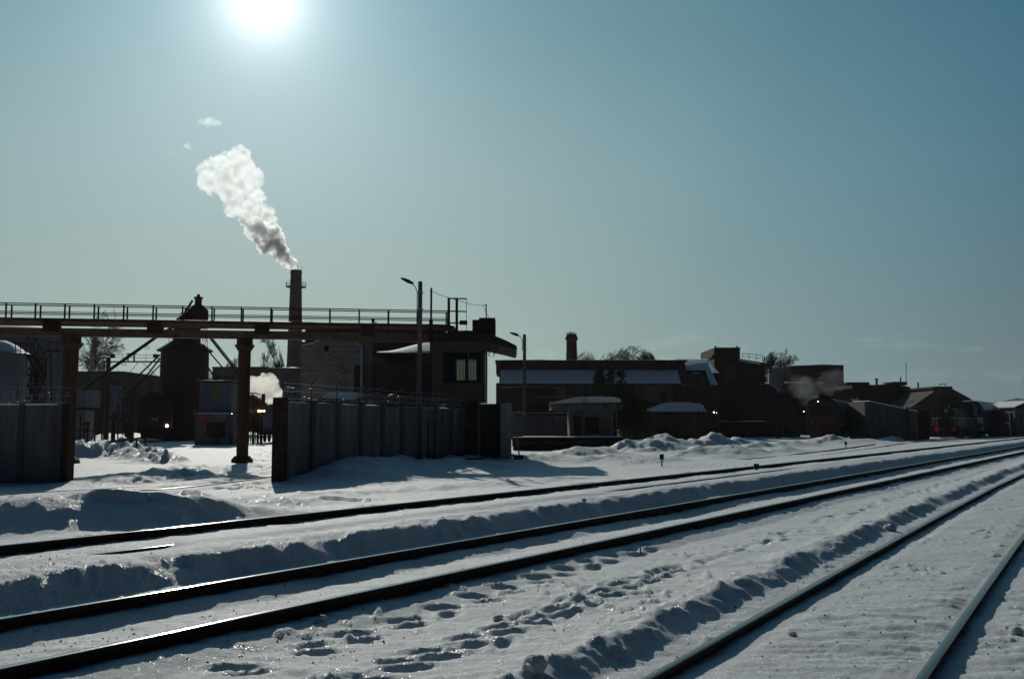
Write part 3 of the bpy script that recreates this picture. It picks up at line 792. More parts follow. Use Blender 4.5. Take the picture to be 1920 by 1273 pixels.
MB().wallbox(bp(-300, 0, .3), bp(842, 0, .3), 0.75, ZPC + .02, ZPC + .09).build('walkway_deck', M['rust_dark'], pb)
for px in (-150, 98, 292, 492, 690):
    c = bp(px, (ZPC + ZBC) / 2)
    MB().cbox(c, (0.62, 0.62, 0.46), math.atan2(BB.y - BA.y, BB.x - BA.x)).build('pipe_saddle', M['rust_dark'], pb)
for nm, o in (('near', 0.28), ('far', 1.02)):
    rl = MB()
    for zz, r_ in ((ZRT, .026), (ZRT - .36, .018), (ZRT - .42, .014)):
        rl.tube([bp(-300, zz, o), bp(842, zz, o)], r_, 5)
    rl.build('handrail', M['rust'], pb)
for k in range(-4, 16):
    px = 62 + 55.6 * k
    if px > 845: break
    for o in (0.28, 1.02):
        x = bp(px, 0, o)
        inst('railing_post', None or MB().box(-.03, .03, -.03, .03, ZPC + .09, ZRT).mesh('railing_post', M['rust']) if k == -4 and o < .5 else bpy.data.meshes['railing_post'], pb, (x.x - pb.location.x, x.y - pb.location.y, 0))
for px, w0, py1 in ((135, .34, 875), (460, .28, 866)):
    c = bp(px, 0); r_ = w0
    pl = thing('round_pillar', (c.x, c.y, 0), 'left round concrete pillar carrying the pipe bridge behind the left wall' if px < 200 else 'middle round pillar carrying the pipe bridge, standing free in the sunlit snow', 'pillar', 'pillars of the pipe bridge')
    zt = ZBC - .18
    MB().lathe(c, [(r_ * .92, -.3), (r_, zt - .55)], 20).build('column', M['rust'], pl, smooth=True)
    MB().lathe(c, [(r_ + .02, zt - .55), (r_ + .16, zt - .33), (r_ + .16, zt - .27), (r_ + .08, zt - .25), (r_ + .08, zt)], 8, math.pi / 8).build('capital', M['rust'], pl)
    MB().lathe(c, [(r_ + .2, -.3), (r_ + .2, .14), (r_ + .05, .3)], 8, math.pi / 8).build('base', M['rust'], pl)
# access platform cage at the right end
cg = thing('access_cage', bp(850, 0), 'small ladder cage with three curved rails rising above the right end of the pipe bridge', 'ladder')
for px, o in ((841.5, 0.0), (856.5, 0.0)):
    MB().tube([D(px, 634, 46.6), D(px, 559 + (px > 850) * 2, 46.6)], 0.07, 6).build('upright', M['rust'], cg)
for py in (559.5, 583.5, 605.5):
    MB().tube([D(841, py, 46.4), D(868, py + .5, 46.4), D(874, py + 1.0, 46.75), D(866, py + .5, 47.1), D(841, py, 47.1)], 0.035, 6).build('rail', M['rust'], cg)
MB().tube([D(875, 560, 46.8), D(874, 622, 46.8)], 0.012, 4).build('wire', M['steel_dark'], cg)
MB().cbox(D(869, 605, 46.8), (0.35, .5, .16)).build('bracket_box', M['rust_dark'], cg)

# ------------------------------------------------------------------ poles with street lamps, thin mast
def lamp_pole(px, pyt, Y, label, s, side=-1):
    c = (XA(px, Y), Y, 0); top = ZA(pyt, Y)
    t = thing('street_lamp', c, label, 'street lamp', 'lamp poles behind the concrete walls')
    MB().tube([(c[0], Y, -.3), (c[0], Y, top)], [0.125 * s, 0.095 * s], 10).build('pole', M['concrete_dark'], t, smooth=True)
    MB().tube([(c[0] - .13 * s, Y, top - 1.3), (c[0] - .13 * s, Y, top - .42), (c[0] - .22 * s, Y, top - .24), (c[0] - .36 * s, Y - .05, top - .09), (c[0] - .45 * s, Y - .05, top - .03)], 0.022 * s, 6).build('arm', M['galv'], t)
    h = MB(); hx, hz = c[0] - .40 * s, top - .08
    h.tube([(hx + .1, Y - .05, hz - .02), (hx - .12 * s, Y - .05, hz + .08), (hx - .30 * s, Y - .05, hz + .16), (hx - .46 * s, Y - .05, hz + .22)], [0.05 * s, .085 * s, .065 * s, .03], 8)
    h.build('lamp_head', M['steel_dark'], t, smooth=True)
    for z in (top - .5, top - 1.2): MB().lathe(c, [(0.14 * s, z), (.14 * s, z + .06)], 10).build('strap', M['galv'], t)
    return t
lamp_pole(786, 528, 41.5, 'tall concrete lamp pole in front of the guard cabin, arm pointing left', 0.95)
lamp_pole(983.5, 627, 81.0, 'shorter-looking lamp pole farther off, right of the guard cabin', 1.4)
tm = thing('steel_mast', (XA(807, 43), 43, 0), 'thin dark steel mast just right of the tall lamp pole', 'mast')
MB().tube([(XA(807, 43), 43, 0), (XA(807, 43), 43, ZA(540, 43))], 0.045, 8).build('pole', M['rust_dark'], tm)
MB().cbox((XA(807, 43), 42.95, ZA(619, 43)), (.16, .1, .9)).build('junction_box', M['rust_dark'], tm)
wire_ = MB().tube([D(807, 545, 43), D(825, 553, 44), D(841, 558, 46), D(880, 570, 46.5), D(905, 573, 47), D(930, 620, 47.5)], 0.012, 4, False).build('cable', M['steel_dark'])
props(wire_, 'thin slack cable running from the steel mast past the ladder cage', 'cable')

# ------------------------------------------------------------------ guard cabin
CY = 46.0
def cx(px, Y=CY): return XA(px, Y)
def cz(py, Y=CY): return ZA(py, Y)
gc = thing('guard_cabin', (cx(860), CY, 0), 'raised guard cabin with wide windows and an overhanging roof at the wall end', 'building')
XL, XR, YB = cx(806), cx(908.5), CY + 5.2
wl = MB()
wl.box(XL, XR, CY, YB, cz(752), cz(719))                       # floor band
wl.box(XL, cx(829), CY, CY + .3, cz(719), cz(640)); wl.box(cx(903), XR, CY, CY + .3, cz(719), cz(650))
wl.box(cx(829), cx(903), CY, CY + .3, cz(659), cz(640))
wl.box(XL, XL + .3, CY + .3, YB, cz(719), cz(640)); wl.box(XL + .3, XA(856, YB), YB - .3, YB - .02, cz(719), cz(640)); wl.box(XA(893, YB), XR, YB - .3, YB - .02, cz(719), cz(640)); wl.box(XA(856, YB), XA(893, YB), YB - .3, YB - .02, cz(719), ZA(713, YB)); wl.box(XA(856, YB), XA(893, YB), YB - .3, YB - .02, ZA(674, YB), cz(640)); wl.box(XA(872, YB), XA(877, YB), YB - .3, YB - .02, ZA(713, YB), ZA(674, YB))
wl.box(XR - .25, XR, CY + .3, CY + .8, cz(719), cz(645)); wl.box(XR - .25, XR, YB - .8, YB - .31, cz(719), cz(645))
wl.build('wall', M['plaster'], gc)
MB().box(XL + .3, XR - .3, CY + .8, YB - 1, -.3, cz(752) - .01).build('undercroft', M['plaster_dark'], gc)
MB().box(cx(690), XL - .02, CY + 1.0, CY + 5, -.3, cz(676)).build('side_wing', M['plaster_dark'], gc)
wf = MB()
for a_, b_ in ((829, 831), (852, 854), (876, 878), (901, 903)): wf.box(cx(a_), cx(b_), CY + .08, CY + .2, cz(717), cz(659))
wf.box(cx(829), cx(903), CY + .07, CY + .21, cz(719), cz(716)); wf.box(cx(829), cx(903), CY + .07, CY + .21, cz(661), cz(659))
for a_, b_ in ((831, 852), (854, 876), (878, 901)): wf.box(cx(a_), cx(b_), CY + .1, CY + .18, cz(676), cz(675))
f_ = wf.build('window_frame', M['wood'], gc)
for a_, b_ in ((831, 852), (854, 876), (878, 901)):
    g_ = MB().box(cx(a_), cx(b_), CY + .13, CY + .15, cz(716), cz(661)).build('pane', M['clear_glass'], f_)
sw = MB()
for y_ in (CY + .8, CY + 2.3, CY + 3.9): sw.box(XR - .17, XR - .05, y_, y_ + .1, cz(719), cz(652))
sw.box(XR - .17, XR - .05, CY + .9, YB - .8, cz(719), cz(716)); sw.box(XR - .17, XR - .05, CY + .9, YB - .8, cz(684), cz(682))
s__ = sw.build('side_window_frame', M['white_paint'], gc)
for y0_, y1_ in ((CY + .9, CY + 2.3), (CY + 2.4, CY + 3.9)): MB().box(XR - .12, XR - .10, y0_, y1_, cz(716), cz(652)).build('pane', M['clear_glass'], s__)
# rear windows (light shows through), with bars
rw = MB()
for a_ in (862, 868, 882, 888): rw.box(XA(a_, YB), XA(a_ + 1, YB), YB - .4, YB - .36, ZA(712, YB), ZA(672, YB))
rw.build('rear_window_bars', M['wood'], gc)
# curved roof with thick rounded eave
prof = [(822, 634), (838, 627), (858, 622.5), (880, 622), (905, 626), (928, 632), (950, 641), (968, 650), (969.5, 654), (966, 657), (948, 652), (930, 648), (905, 643), (870, 641), (822, 642)]
MB().prism_y([(cx(a_), cz(b_)) for a_, b_ in prof], CY - .7, YB + .3).build('roof', M['tar'], gc)
q = MB(); ptop = [(838, 626), (858, 621.8), (880, 621.2), (905, 625), (928, 631), (945, 637.5), (945, 638.2), (928, 632), (905, 626), (880, 622), (858, 622.6), (838, 627)]
q.prism_y([(cx(a_), cz(b_)) for a_, b_ in ptop], CY - .2, YB); q.build('roof_edge_strip', M['steel'], gc)
for a_ in (917, 933): MB().tube([D(a_, 648, CY - .3), D(a_ - 8 if a_ > 930 else a_, 668, CY)], .025, 5).build('eave_bracket', M['rust_dark'], gc)
MB().tube([(cx(905), CY - .1, cz(648)), (cx(905), CY - .1, cz(752))], .035, 6).build('downpipe', M['rust_dark'], gc)
MB().tube([D(845, 655, CY - .1), D(835, 668, CY - .1), D(848, 673, CY - .1), D(868, 668, CY - .1), D(882, 652, CY - .1)], .015, 4).build('hanging_cable', M['steel_dark'], gc)
# loudspeaker housing
ls = thing('ventilation_box', D(906, 640, CY + 1), 'rusty rectangular metal box raised on a short stem above the cabin roof', 'metal box')
MB().box(cx(884), cx(906), CY + .6, CY + 1.6, cz(620), cz(597)).build('box', M['rust'], ls, bevel=.02)
MB().box(cx(897), cx(928), CY + .3, CY + 1.9, cz(625), cz(594.5)).build('box', M['rust_dark'], ls, bevel=.02)
for px_ in (898, 903, 908, 913, 918, 923): MB().box(cx(px_), cx(px_ + 1), CY + .26, CY + .3, cz(624), cz(596)).build('rib', M['rust'], ls)
MB().box(cx(897), cx(906), CY + .9, CY + 1.2, cz(640), cz(620)).build('stem', M['rust_dark'], ls)
MB().lathe((cx(919), CY + 1, 0), [(.22, cz(640)), (.25, cz(630)), (.12, cz(625))], 10).build('stem', M['rust_dark'], ls)
MB().tube([D(912, 640, CY + .3), D(911.5, 570, CY + .3)], .03, 5).build('aerial', M['rust_dark'], ls)
MB().tube([D(905, 573, CY + .3), D(912, 571.5, CY + .3)], .015, 4).build('aerial_arm', M['rust_dark'], ls)

# ------------------------------------------------------------------ white brick industrial building behind the wall
IY = 62.0
def ix(px, Y=IY): return XA(px, Y)
def iz(py, Y=IY): return ZA(py, Y)
ib = thing('factory_building', (ix(690), IY, 0), 'big pale brick factory building with flat roof behind the concrete wall', 'building')
MB().box(ix(563), ix(690), IY, IY + 14, -.3, iz(641)).build('wall', M['plaster'], ib)
MB().prism_y([(ix(582), iz(656)), (ix(600), iz(652)), (ix(612), iz(647)), (ix(640), iz(639)), (ix(690), iz(637)), (ix(762), iz(638)), (ix(812), iz(640)), (ix(812), -.3), (ix(582), -.3)], IY - 3, IY - .01).build('gable_wall', M['brick_white'], ib)
for (a_, b_, c_, d_) in ((582, 655.6, 600, 651.6), (600, 651.6, 612, 646.6), (612, 646.6, 641, 638)):
    z0, z1 = iz(b_), iz(d_)
    MB().add([(ix(a_), IY - 3.05, z0), (ix(c_), IY - 3.05, z1), (ix(c_), IY - .5, z1), (ix(a_), IY - .5, z0), (ix(a_), IY - 3.05, z0 + .05), (ix(c_), IY - 3.05, z1 + .05), (ix(c_), IY - .5, z1 + .05), (ix(a_), IY - .5, z0 + .05)], [(3, 2, 1, 0), (4, 5, 6, 7), (0, 1, 5, 4), (1, 2, 6, 5), (2, 3, 7, 6), (3, 0, 4, 7)]).build('snow_edge', M['snow_roof'], ib)
MB().box(ix(563), ix(830), IY + 1, IY + 13, iz(641), iz(613)).build('upper_storey', M['plaster_dark'], ib)
wn = MB().box(ix(572), ix(582.5), IY - .06, IY, iz(708), iz(673)).build('window', M['wood_dark'], ib)
MB().box(ix(573), ix(581.5), IY - .08, IY - .06, iz(707), iz(674)).build('pane', M['glass'], wn)
MB().box(ix(623), ix(630), IY - 3.1, IY - 3.0, iz(666), iz(656)).build('vent_grille', M['wood_dark'], ib)
MB().box(ix(678), ix(690), IY - 3.12, IY - 3.0, -.3, iz(690)).build('recess', M['plaster_dark'], ib)
for px_, w_, py_ in ((688, 4, 594), (693.5, 3, 600), (778, 3, 607)):
    v_ = MB(); v_.box(ix(px_ - w_ / 2), ix(px_ + w_ / 2), IY + 2, IY + 2.4, iz(615), iz(py_)); v_.box(ix(px_ - w_ / 2 - .7), ix(px_ + w_ / 2 + .7), IY + 1.95, IY + 2.45, iz(py_), iz(py_ - 1.5)); v_.build('chimney_vent', M['brick_dark'], ib)
MB().tube([(ix(694), IY - 3.4, 0), (ix(694), IY - 3.4, iz(658)), (ix(682), IY - 3.3, iz(650))], .14, 8).build('drainpipe', M['galv'], ib, smooth=True)
# low pent roof deep in snow between the wall and the gable
pr_ = MB(); lumpy_cap(pr_, ix(612, 52), ix(674, 52), 51, 52.6, iz(747, 52), .22, 4, 22, 8, (-0.04, 0.16)); pr_.build('lean_to_snow', M['snow_roof'], ib)
MB().box(ix(600, 52), ix(676, 52), 51.2, 54.5, -.2, ZA(745.5, 51.2)).build('lean_to', M['rust_dark'], ib)

ob = thing('loading_bay', (ix(755, 54), 54, 0), 'open fronted bay with a snow laden roof and dark doorway, left of the guard cabin', 'building')
Y_ = 54.0
MB().box(ix(700, Y_), ix(812, Y_), Y_ + .02, Y_ + 6, -.3, iz(667, Y_)).build('wall', M['plaster'], ob)
MB().box(ix(722, Y_), ix(776, Y_), Y_ - .06, Y_ + .02, iz(722, Y_), iz(669, Y_)).build('door', M['rust_dark'], ob)
for k in range(5): MB().box(ix(723 + k * 10.7, Y_), ix(723 + k * 10.7 + 9.8, Y_), Y_ - .10, Y_ - .06, iz(721, Y_), iz(670, Y_)).build('door_panel', M['rust_dark'], ob)
MB().box(ix(704, Y_), ix(812, Y_), Y_ - .9, Y_ + .0, iz(667.5, Y_), iz(664.5, Y_)).build('eave', M['wood_dark'], ob)
# conical-ish roof rising to the right
rf = MB(); n = 26; pts = []
prof2 = [(708, 663, 663), (720, 659.5, 664), (735, 655, 665), (750, 650, 665), (765, 646, 665), (782, 643, 664), (800, 646, 663), (812, 650, 662)]
vs, fs = [], []
for i, (px_, pt, pb_) in enumerate(prof2):
    x_ = ix(px_, Y_)
    for k in range(6):
        q = k / 5; vs.append((x_ + (q * .5), Y_ - .95 + q * 2.4, iz(pb_, Y_) + .05 + (iz(pt, Y_ + 1.5) - iz(pb_, Y_)) * math.sin(q * 1.45) / math.sin(1.45) + .05 * float(fbm(np.array([i * .8]), np.array([k * .9]), 2, 7)[0])))
for i in range(len(prof2) - 1):
    for k in range(5): a_ = i * 6 + k; fs.append((a_, a_ + 6, a_ + 7, a_ + 1))
nb = len(vs); m_ = len(prof2)
for i in range(m_): vs += [(vs[i * 6][0], vs[i * 6][1], iz(664.6, Y_)), (vs[i * 6 + 5][0], vs[i * 6 + 5][1], iz(664.6, Y_))]
for i in range(m_ - 1): fs.append((i * 6, nb + 2 * i, nb + 2 * i + 2, (i + 1) * 6))
o = MB().add(vs, fs).build('roof_snow', M['snow_roof'], ob, smooth=True)
md = o.modifiers.new('s', 'SUBSURF'); md.levels = md.render_levels = 1
MB().box(ix(690, Y_), ix(812, Y_), Y_ + 1.5, Y_ + 2.6, iz(667, Y_), iz(642, Y_ + 1.5)).build('rear_wall', M['plaster_dark'], ob)
# ------------------------------------------------------------------ yard behind the gate, left
def pbox(name, m, parent, px0, px1, py0, py1, Y, d, **k):
    return MB().box(XA(px0, Y), XA(px1, Y), Y, Y + d, max(-.3, ZA(py1, Y)) if py1 < 900 else -.3, ZA(py0, Y)).build(name, m, parent, **k)
def bldg(px, Y, label, name='building', cat='building', group=None): return thing(name, (XA(px, Y), Y, 0), label, cat, group)
def snowcap(parent, px0, px1, py, Y, d, h=.12, seed=1, slope=(0, 0), nx=16, dx=0.15):
    q = MB(); lumpy_cap(q, XA(px0, Y) - dx, XA(px1, Y) + dx, Y - dx, Y + d, ZA(py, Y), h, seed, nx, 4, slope)
    return q.build('roof_snow', M['snow_roof'], parent, smooth=False)

# storage tanks on the left
def vtank(px0, px1, pyt, Y, label, ribs=True):
    r = (XA(px1, Y) - XA(px0, Y)) / 2; r *= 1 + r / Y; c = (XA((px0 + px1) / 2, Y + r), Y + r, 0); z = ZA(pyt, Y)
    t = thing('storage_tank', c, label, 'storage tank', 'storage tanks left of the gate')
    MB().lathe(c, [(r, -.3), (r, z)], 40).build('shell', M['tank'], t, smooth=True)
    MB().lathe(c, [(r + .08, z), (r + .08, z + .12), (r * .5, z + .35 + r * .05), (0.2, z + .5 + r * .06)], 40).build('roof', M['tank'], t, smooth=True)
    for k in range(1, 5): MB().lathe(c, [(r + .015, z * k / 5), (r + .03, z * k / 5 + .03), (r + .015, z * k / 5 + .06)], 40).build('seam', M['tank'], t)
    return t, c, r, z
t1, c1, r1, z1 = vtank(-60, 124, 620, 62, 'big pale blue cylindrical storage tank behind the left wall')
t2, c2, r2, z2 = vtank(-52, 46, 664, 53, 'smaller pale storage tank with a snowy lid at the far left edge')
q = MB(); q.lathe(c2, [(r2 * .98, z2 + .14), (r2 * .5, z2 + .62), (.2, z2 + .85)], 28); q.build('roof_snow', M['snow_roof'], t2, smooth=True)
stt = thing('steel_staircase', D(60, 757, 52), 'steel staircase with handrail zigzagging up beside the small storage tank', 'staircase')
def flight(p0, p1, w, nst, off=(0, .8, 0)):
    ov = Vector(off)
    for o in (Vector((0, 0, 0)), ov):
        MB().tube([p0 + o, p1 + o], .05, 4).build('stringer', M['rust_dark'], stt)
        MB().tube([p0 + o + Vector((0, 0, .95)), p1 + o + Vector((0, 0, .95))], .03, 4).build('handrail', M['rust_dark'], stt)
        for k in (0, .33, .66, 1.0): a = p0.lerp(p1, k) + o; MB().tube([a, a + Vector((0, 0, .95))], .022, 4).build('baluster', M['rust_dark'], stt)
    st = MB().box(-.15, .15, 0, .8, 0, .04).mesh('tread', M['rust_dark'])
    for k in range(nst): a = p0.lerp(p1, (k + .5) / nst); inst('tread', st, stt, rel(stt, a))
flight(D(49, 702, 51.5), D(72, 706, 51.5), .8, 4); flight(D(72, 704, 51.5), D(49, 664, 51.5), .8, 7); flight(D(49, 757, 51), D(71, 706, 51), .8, 8); flight(D(70, 757, 51.6), D(52, 722, 51.6), .8, 6)
for px in (29, 38, 47): MB().tube([D(px, 664, 51.5), D(px, 643, 51.5)], .025, 4).build('baluster', M['rust_dark'], stt)
MB().tube([D(26, 643, 51.5), D(50, 644, 51.5), D(73, 686, 51.5), D(73, 706, 51.5)], .03, 4).build('handrail', M['rust_dark'], stt)
ltk = thing('tank_ladder', D(96, 760, 60), 'thin service ladder and bracket platform on the big storage tank', 'ladder')
MB().tube([D(96, 660, 60), D(96, 760, 60)], .05, 5).build('riser', M['rust_dark'], ltk)
MB().tube([D(84, 658, 60), D(119, 658, 60)], .05, 5).build('platform_bar', M['rust_dark'], ltk)
for a, b in (((119, 660), (103, 678)), ((96, 660), (86, 676)), ((108, 640), (108, 658)), ((119, 640), (119, 658)), ((92, 640), (92, 658)), ((84, 642), (119, 642))): MB().tube([D(*a, 60), D(*b, 60)], .03, 4).build('brace', M['rust_dark'], ltk)

# low dark hall far left, hut in front
h1 = bldg(180, 150, 'long low dark hall far behind the left pillar'); Y_ = 150
pbox('wall', M['plaster_dark'], h1, 60, 228, 698, 999, Y_, 20)
pbox('parapet', M['tar'], h1, 58, 229, 696, 699, Y_ - .3, 20.4)
pbox('pilaster', M['plaster_blue'], h1, 198, 226, 722, 999, Y_ - .25, .24)
for k in range(5): pbox('window', M['glass'], h1, 142 + k * 11, 147 + k * 11, 735, 748, Y_ - .12, .1)
hb = bldg(148, 70, 'small white and blue box hut half hidden behind the left pillar', 'hut', 'hut'); Y_ = 70
pbox('wall', M['plaster_blue'], hb, 126, 160, 731, 764, Y_, 2.5); pbox('lower_wall', M['grey_paint'], hb, 126, 154, 769, 999, Y_ + .4, 2.0); pbox('shelf', M['rust_dark'], hb, 124, 161, 764, 767, Y_ - .1, 2.7)
pbox('post', M['rust'], hb, 155.5, 157, 767, 999, Y_, .1); pbox('door', M['steel'], hb, 130, 141, 778, 820, Y_ + .33, .06)
sg = thing('notice_stand', D(164, 828, 62), 'dark notice board stand among the railing posts left in the yard', 'sign')
pbox('board', M['wood_dark'], sg, 156, 167, 791, 812, 62, .1); pbox('leg', M['rust_dark'], sg, 157, 158, 812, 999, 62, .1); pbox('leg', M['rust_dark'], sg, 165, 166, 812, 999, 62, .1)
pbox('notice', M['grey_paint'], sg, 159, 164, 795, 803, 61.98, .015)
yr = thing('pipe_railing', D(150, 838, 52), 'low pipe railing of uneven posts between the left pillar and the snow heap', 'railing')
for px, y0, y1 in ((136.5, 792, 830), (152, 776, 838), (165, 795, 815), (178.5, 792, 832)): MB().tube([D(px, y0, 55), (XA(px, 55), 55, -.2)], .055, 6).build('post', M['rust_dark'], yr)
for y0 in (806, 818): MB().tube([D(137, y0 + 2, 55), D(152, y0, 55), D(178, y0 + 1, 55)], .03, 5).build('rail', M['rust_dark'], yr)
pk = thing('plank', D(240, 822, 52), 'thin weathered plank resting on two sticks above the snow heap', 'plank')
MB().tube([D(204, 829, 52), D(240, 824, 52), D(278, 820, 52)], .06, 5).build('board', M['wood'], pk)
for px in (256, 273): MB().tube([D(px, 822, 52), D(px, 838, 52)], .05, 5).build('stick', M['wood_dark'], pk)

# floodlight gantry
gy = 112
fg = thing('floodlight_gantry', (XA(200, gy), gy, 0), 'steel gantry with two floodlights, left of the dark coaling tower', 'gantry')
MB().tube([(XA(199.5, gy), gy, -.3), (XA(199.5, gy), gy, ZA(671, gy))], [.30, .24], 10).build('post', M['rust'], fg, smooth=True)
MB().tube([(XA(192, gy), gy, -.3), (XA(192, gy), gy, ZA(676, gy))], .09, 6).build('post', M['rust_dark'], fg)
MB().box(XA(191, gy), XA(312, gy), gy - .15, gy + .15, ZA(679.5, gy), ZA(677, gy)).build('beam', M['rust'], fg)
for py in (664.5, 670): MB().tube([D(185, py, gy), D(312, py + 1, gy)], .022, 4).build('rail', M['rust_dark'], fg)
for px in (192, 206, 230, 253, 274, 296): MB().tube([D(px, 664, gy), D(px, 677, gy)], .025, 4).build('rail_post', M['rust_dark'], fg)
for px in (211.5, 291.5):
    o = MB().cbox(D(px, 667.5, gy - .3), (.42, .35, .44)).build('floodlight', M['steel_dark'], fg)
    MB().cbox(D(px, 667.5, gy - .5), (.36, .03, .38)).build('lens', M['glass'], o)
MB().tube([D(193, 671.5, gy), D(214, 670.5, gy)], .04, 4).build('bracket', M['rust_dark'], fg)

# coaling / sand tower
ty = 105.0
tw = thing('coaling_tower', (XA(343, ty), ty + 2.4, 0), 'tall dark cylindrical coaling tower with conical roof and cupola, pipes fanning out', 'tower')
C_ = (XA(343.5, ty + 2.4), ty + 2.4, 0)
def tz(py): return ZA(py, ty + 2.4)
def tr(w): return XA(960 + w / 2, ty + 2.4)
MB().lathe(C_, [(tr(76), -.3), (tr(76), tz(738)), (tr(88), tz(722)), (tr(87), tz(661))], 20).build('silo', M['rust_dark'], tw, smooth=True)
for k in range(20):
    a = 2 * math.pi * k / 20; MB().box(-.04, .04, -.04, .04, 0, 1)
MB().lathe(C_, [(tr(102), tz(659)), (tr(101), tz(656.5)), (tr(60), tz(643)), (tr(52), tz(640))], 20).build('roof', M['rust_dark'], tw)
MB().lathe((XA(346, C_[1]), C_[1], 0), [(tr(52), tz(641)), (tr(50), tz(612)), (tr(56), tz(611)), (tr(56), tz(609)), (tr(40), tz(609)), (tr(40), tz(600))], 12).build('machinery_storey', M['rust_dark'], tw)
CT_ = (XA(366, C_[1] - .5), C_[1] - .5, 0)
MB().lathe(CT_, [(tr(38), tz(616)), (tr(38), tz(583)), (tr(18), tz(573.5)), (tr(13), tz(572)), (tr(13), tz(562)), (tr(17), tz(561)), (tr(17), tz(558.5)), (tr(7), tz(557)), (tr(5), tz(553))], 14).build('cupola', M['rust_dark'], tw, smooth=False)
MB().lathe((CT_[0] - .05, CT_[1], 0), [(tr(4), tz(557)), (tr(4), tz(554.5)), (tr(1.5), tz(553))], 8).build('finial', M['rust_dark'], tw)
MB().hexa([D(330, 608, ty), D(352, 600, ty), D(352, 600, ty + 2), D(330, 608, ty + 2), D(330, 598, ty), D(352, 584, ty), D(352, 584, ty + 2), D(330, 598, ty + 2)]).build('elevator_head', M['rust_dark'], tw)
MB().tube([D(339, 600, ty), D(361, 563, ty)], .12, 6).build('inclined_pipe', M['rust_dark'], tw)
MB().tube([D(337, 590, ty), D(343, 583, ty), D(340, 603, ty)], .05, 4).build('hook', M['rust_dark'], tw)
for py0, py1, x0, x1 in ((640, 628, 318, 385), (640, 628, 318, 385)):
    pass
rl_ = MB()
for py in (628, 634): rl_.tube([D(316, py, ty), D(388, py, ty)], .03, 4); 
for px in (317, 326, 335, 344, 353, 362, 371, 380, 387): rl_.tube([D(px, 627, ty), D(px, 641, ty)], .03, 4)
rl_.build('railing', M['rust_dark'], tw)
def tpipe(name, pts, r, Y=None):
    MB().tube([D(a, b, (Y or ty - 1) if len(c) == 0 else c[0]) for a, b, *c in pts], r, 6).build(name, M['rust_dark'], tw)
tpipe('conveyor_tube', [(338, 605, 104), (290, 634, 102), (199, 698, 98), (150, 733, 96)], .17)
for px, py in ((274, 652), (231, 683)): MB().tube([D(px, py - 4, 101), D(px - 2, py + 2, 101), D(px + 6, py + 2, 101), D(px + 2, py - 5, 101)], .04, 4).build('hanger', M['rust_dark'], tw)
for px in (240, 251): MB().tube([D(px, 679, 101), D(px, 663, 101)], .07, 4).build('strut', M['rust_dark'], tw)
MB().tube([D(238, 663, 101), D(256, 663, 101)], .05, 4).build('strut', M['rust_dark'], tw)
tpipe('spout', [(300, 665), (262, 702), (232, 730), (222, 737)], .09); tpipe('spout', [(300, 672), (280, 698), (258, 720), (245, 732), (236, 752)], .09); tpipe('spout', [(303, 682), (278, 706), (254, 727), (252, 745), (243, 758)], .07)
tpipe('spout', [(394, 634), (440, 692), (498, 752)], .11); tpipe('spout', [(398, 634), (446, 694), (500, 760), ], .07); tpipe('spout', [(380, 645), (418, 690), (470, 748)], .08); tpipe('spout', [(386, 683), (398, 700), (405, 712), (420, 720)], .09)
tpipe('cable', [(384, 616), (385, 660), (386, 690), (372, 713)], .03); tpipe('cable', [(388, 616), (389, 660), (391, 712)], .03); tpipe('cable', [(260, 678, 111), (214, 735, 111)], .03); tpipe('cable', [(266, 678, 111), (300, 710, 109)], .025)
tpipe('spout', [(440, 636), (470, 690), (502, 745)], .0) if False else None
for k in range(7): MB().tube([D(384 + k * 1.2, 712 - k * 3, ty), D(396 + k * 3.0, 712, ty)], .04, 4).build('ladder_bar', M['rust_dark'], tw)

# red locomotive, booth, fuelling rack, tank wagon
def text_strokes(mb, s, x, z, h, y, w=None):
    """simple block strokes standing for painted figures; x to the right, facing -y"""
    w = w or h * .55; seg = {'a': (0, 1, 1, 1), 'b': (1, .5, 1, 1), 'c': (1, 0, 1, .5), 'd': (0, 0, 1, 0), 'e': (0, 0, 0, .5), 'f': (0, .5, 0, 1), 'g': (0, .5, 1, .5)}
    digs = {'0': 'abcdef', '1': 'bc', '2': 'abged', '3': 'abgcd', '4': 'fgbc', '5': 'afgcd', '6': 'afgedc', '7': 'abc', '8': 'abcdefg', '9': 'abfgcd', '-': 'g'}
    for ch in s:
        for q in digs.get(ch, ''):
            a, b, c, d = seg[q]; t = h * .07
            x0, x1 = x + min(a, c) * w - t, x + max(a, c) * w + t; z0, z1 = z + min(b, d) * h - t, z + max(b, d) * h + t
            mb.box(x0, x1, y - .01, y, z0, z1)
        x += w * 1.6
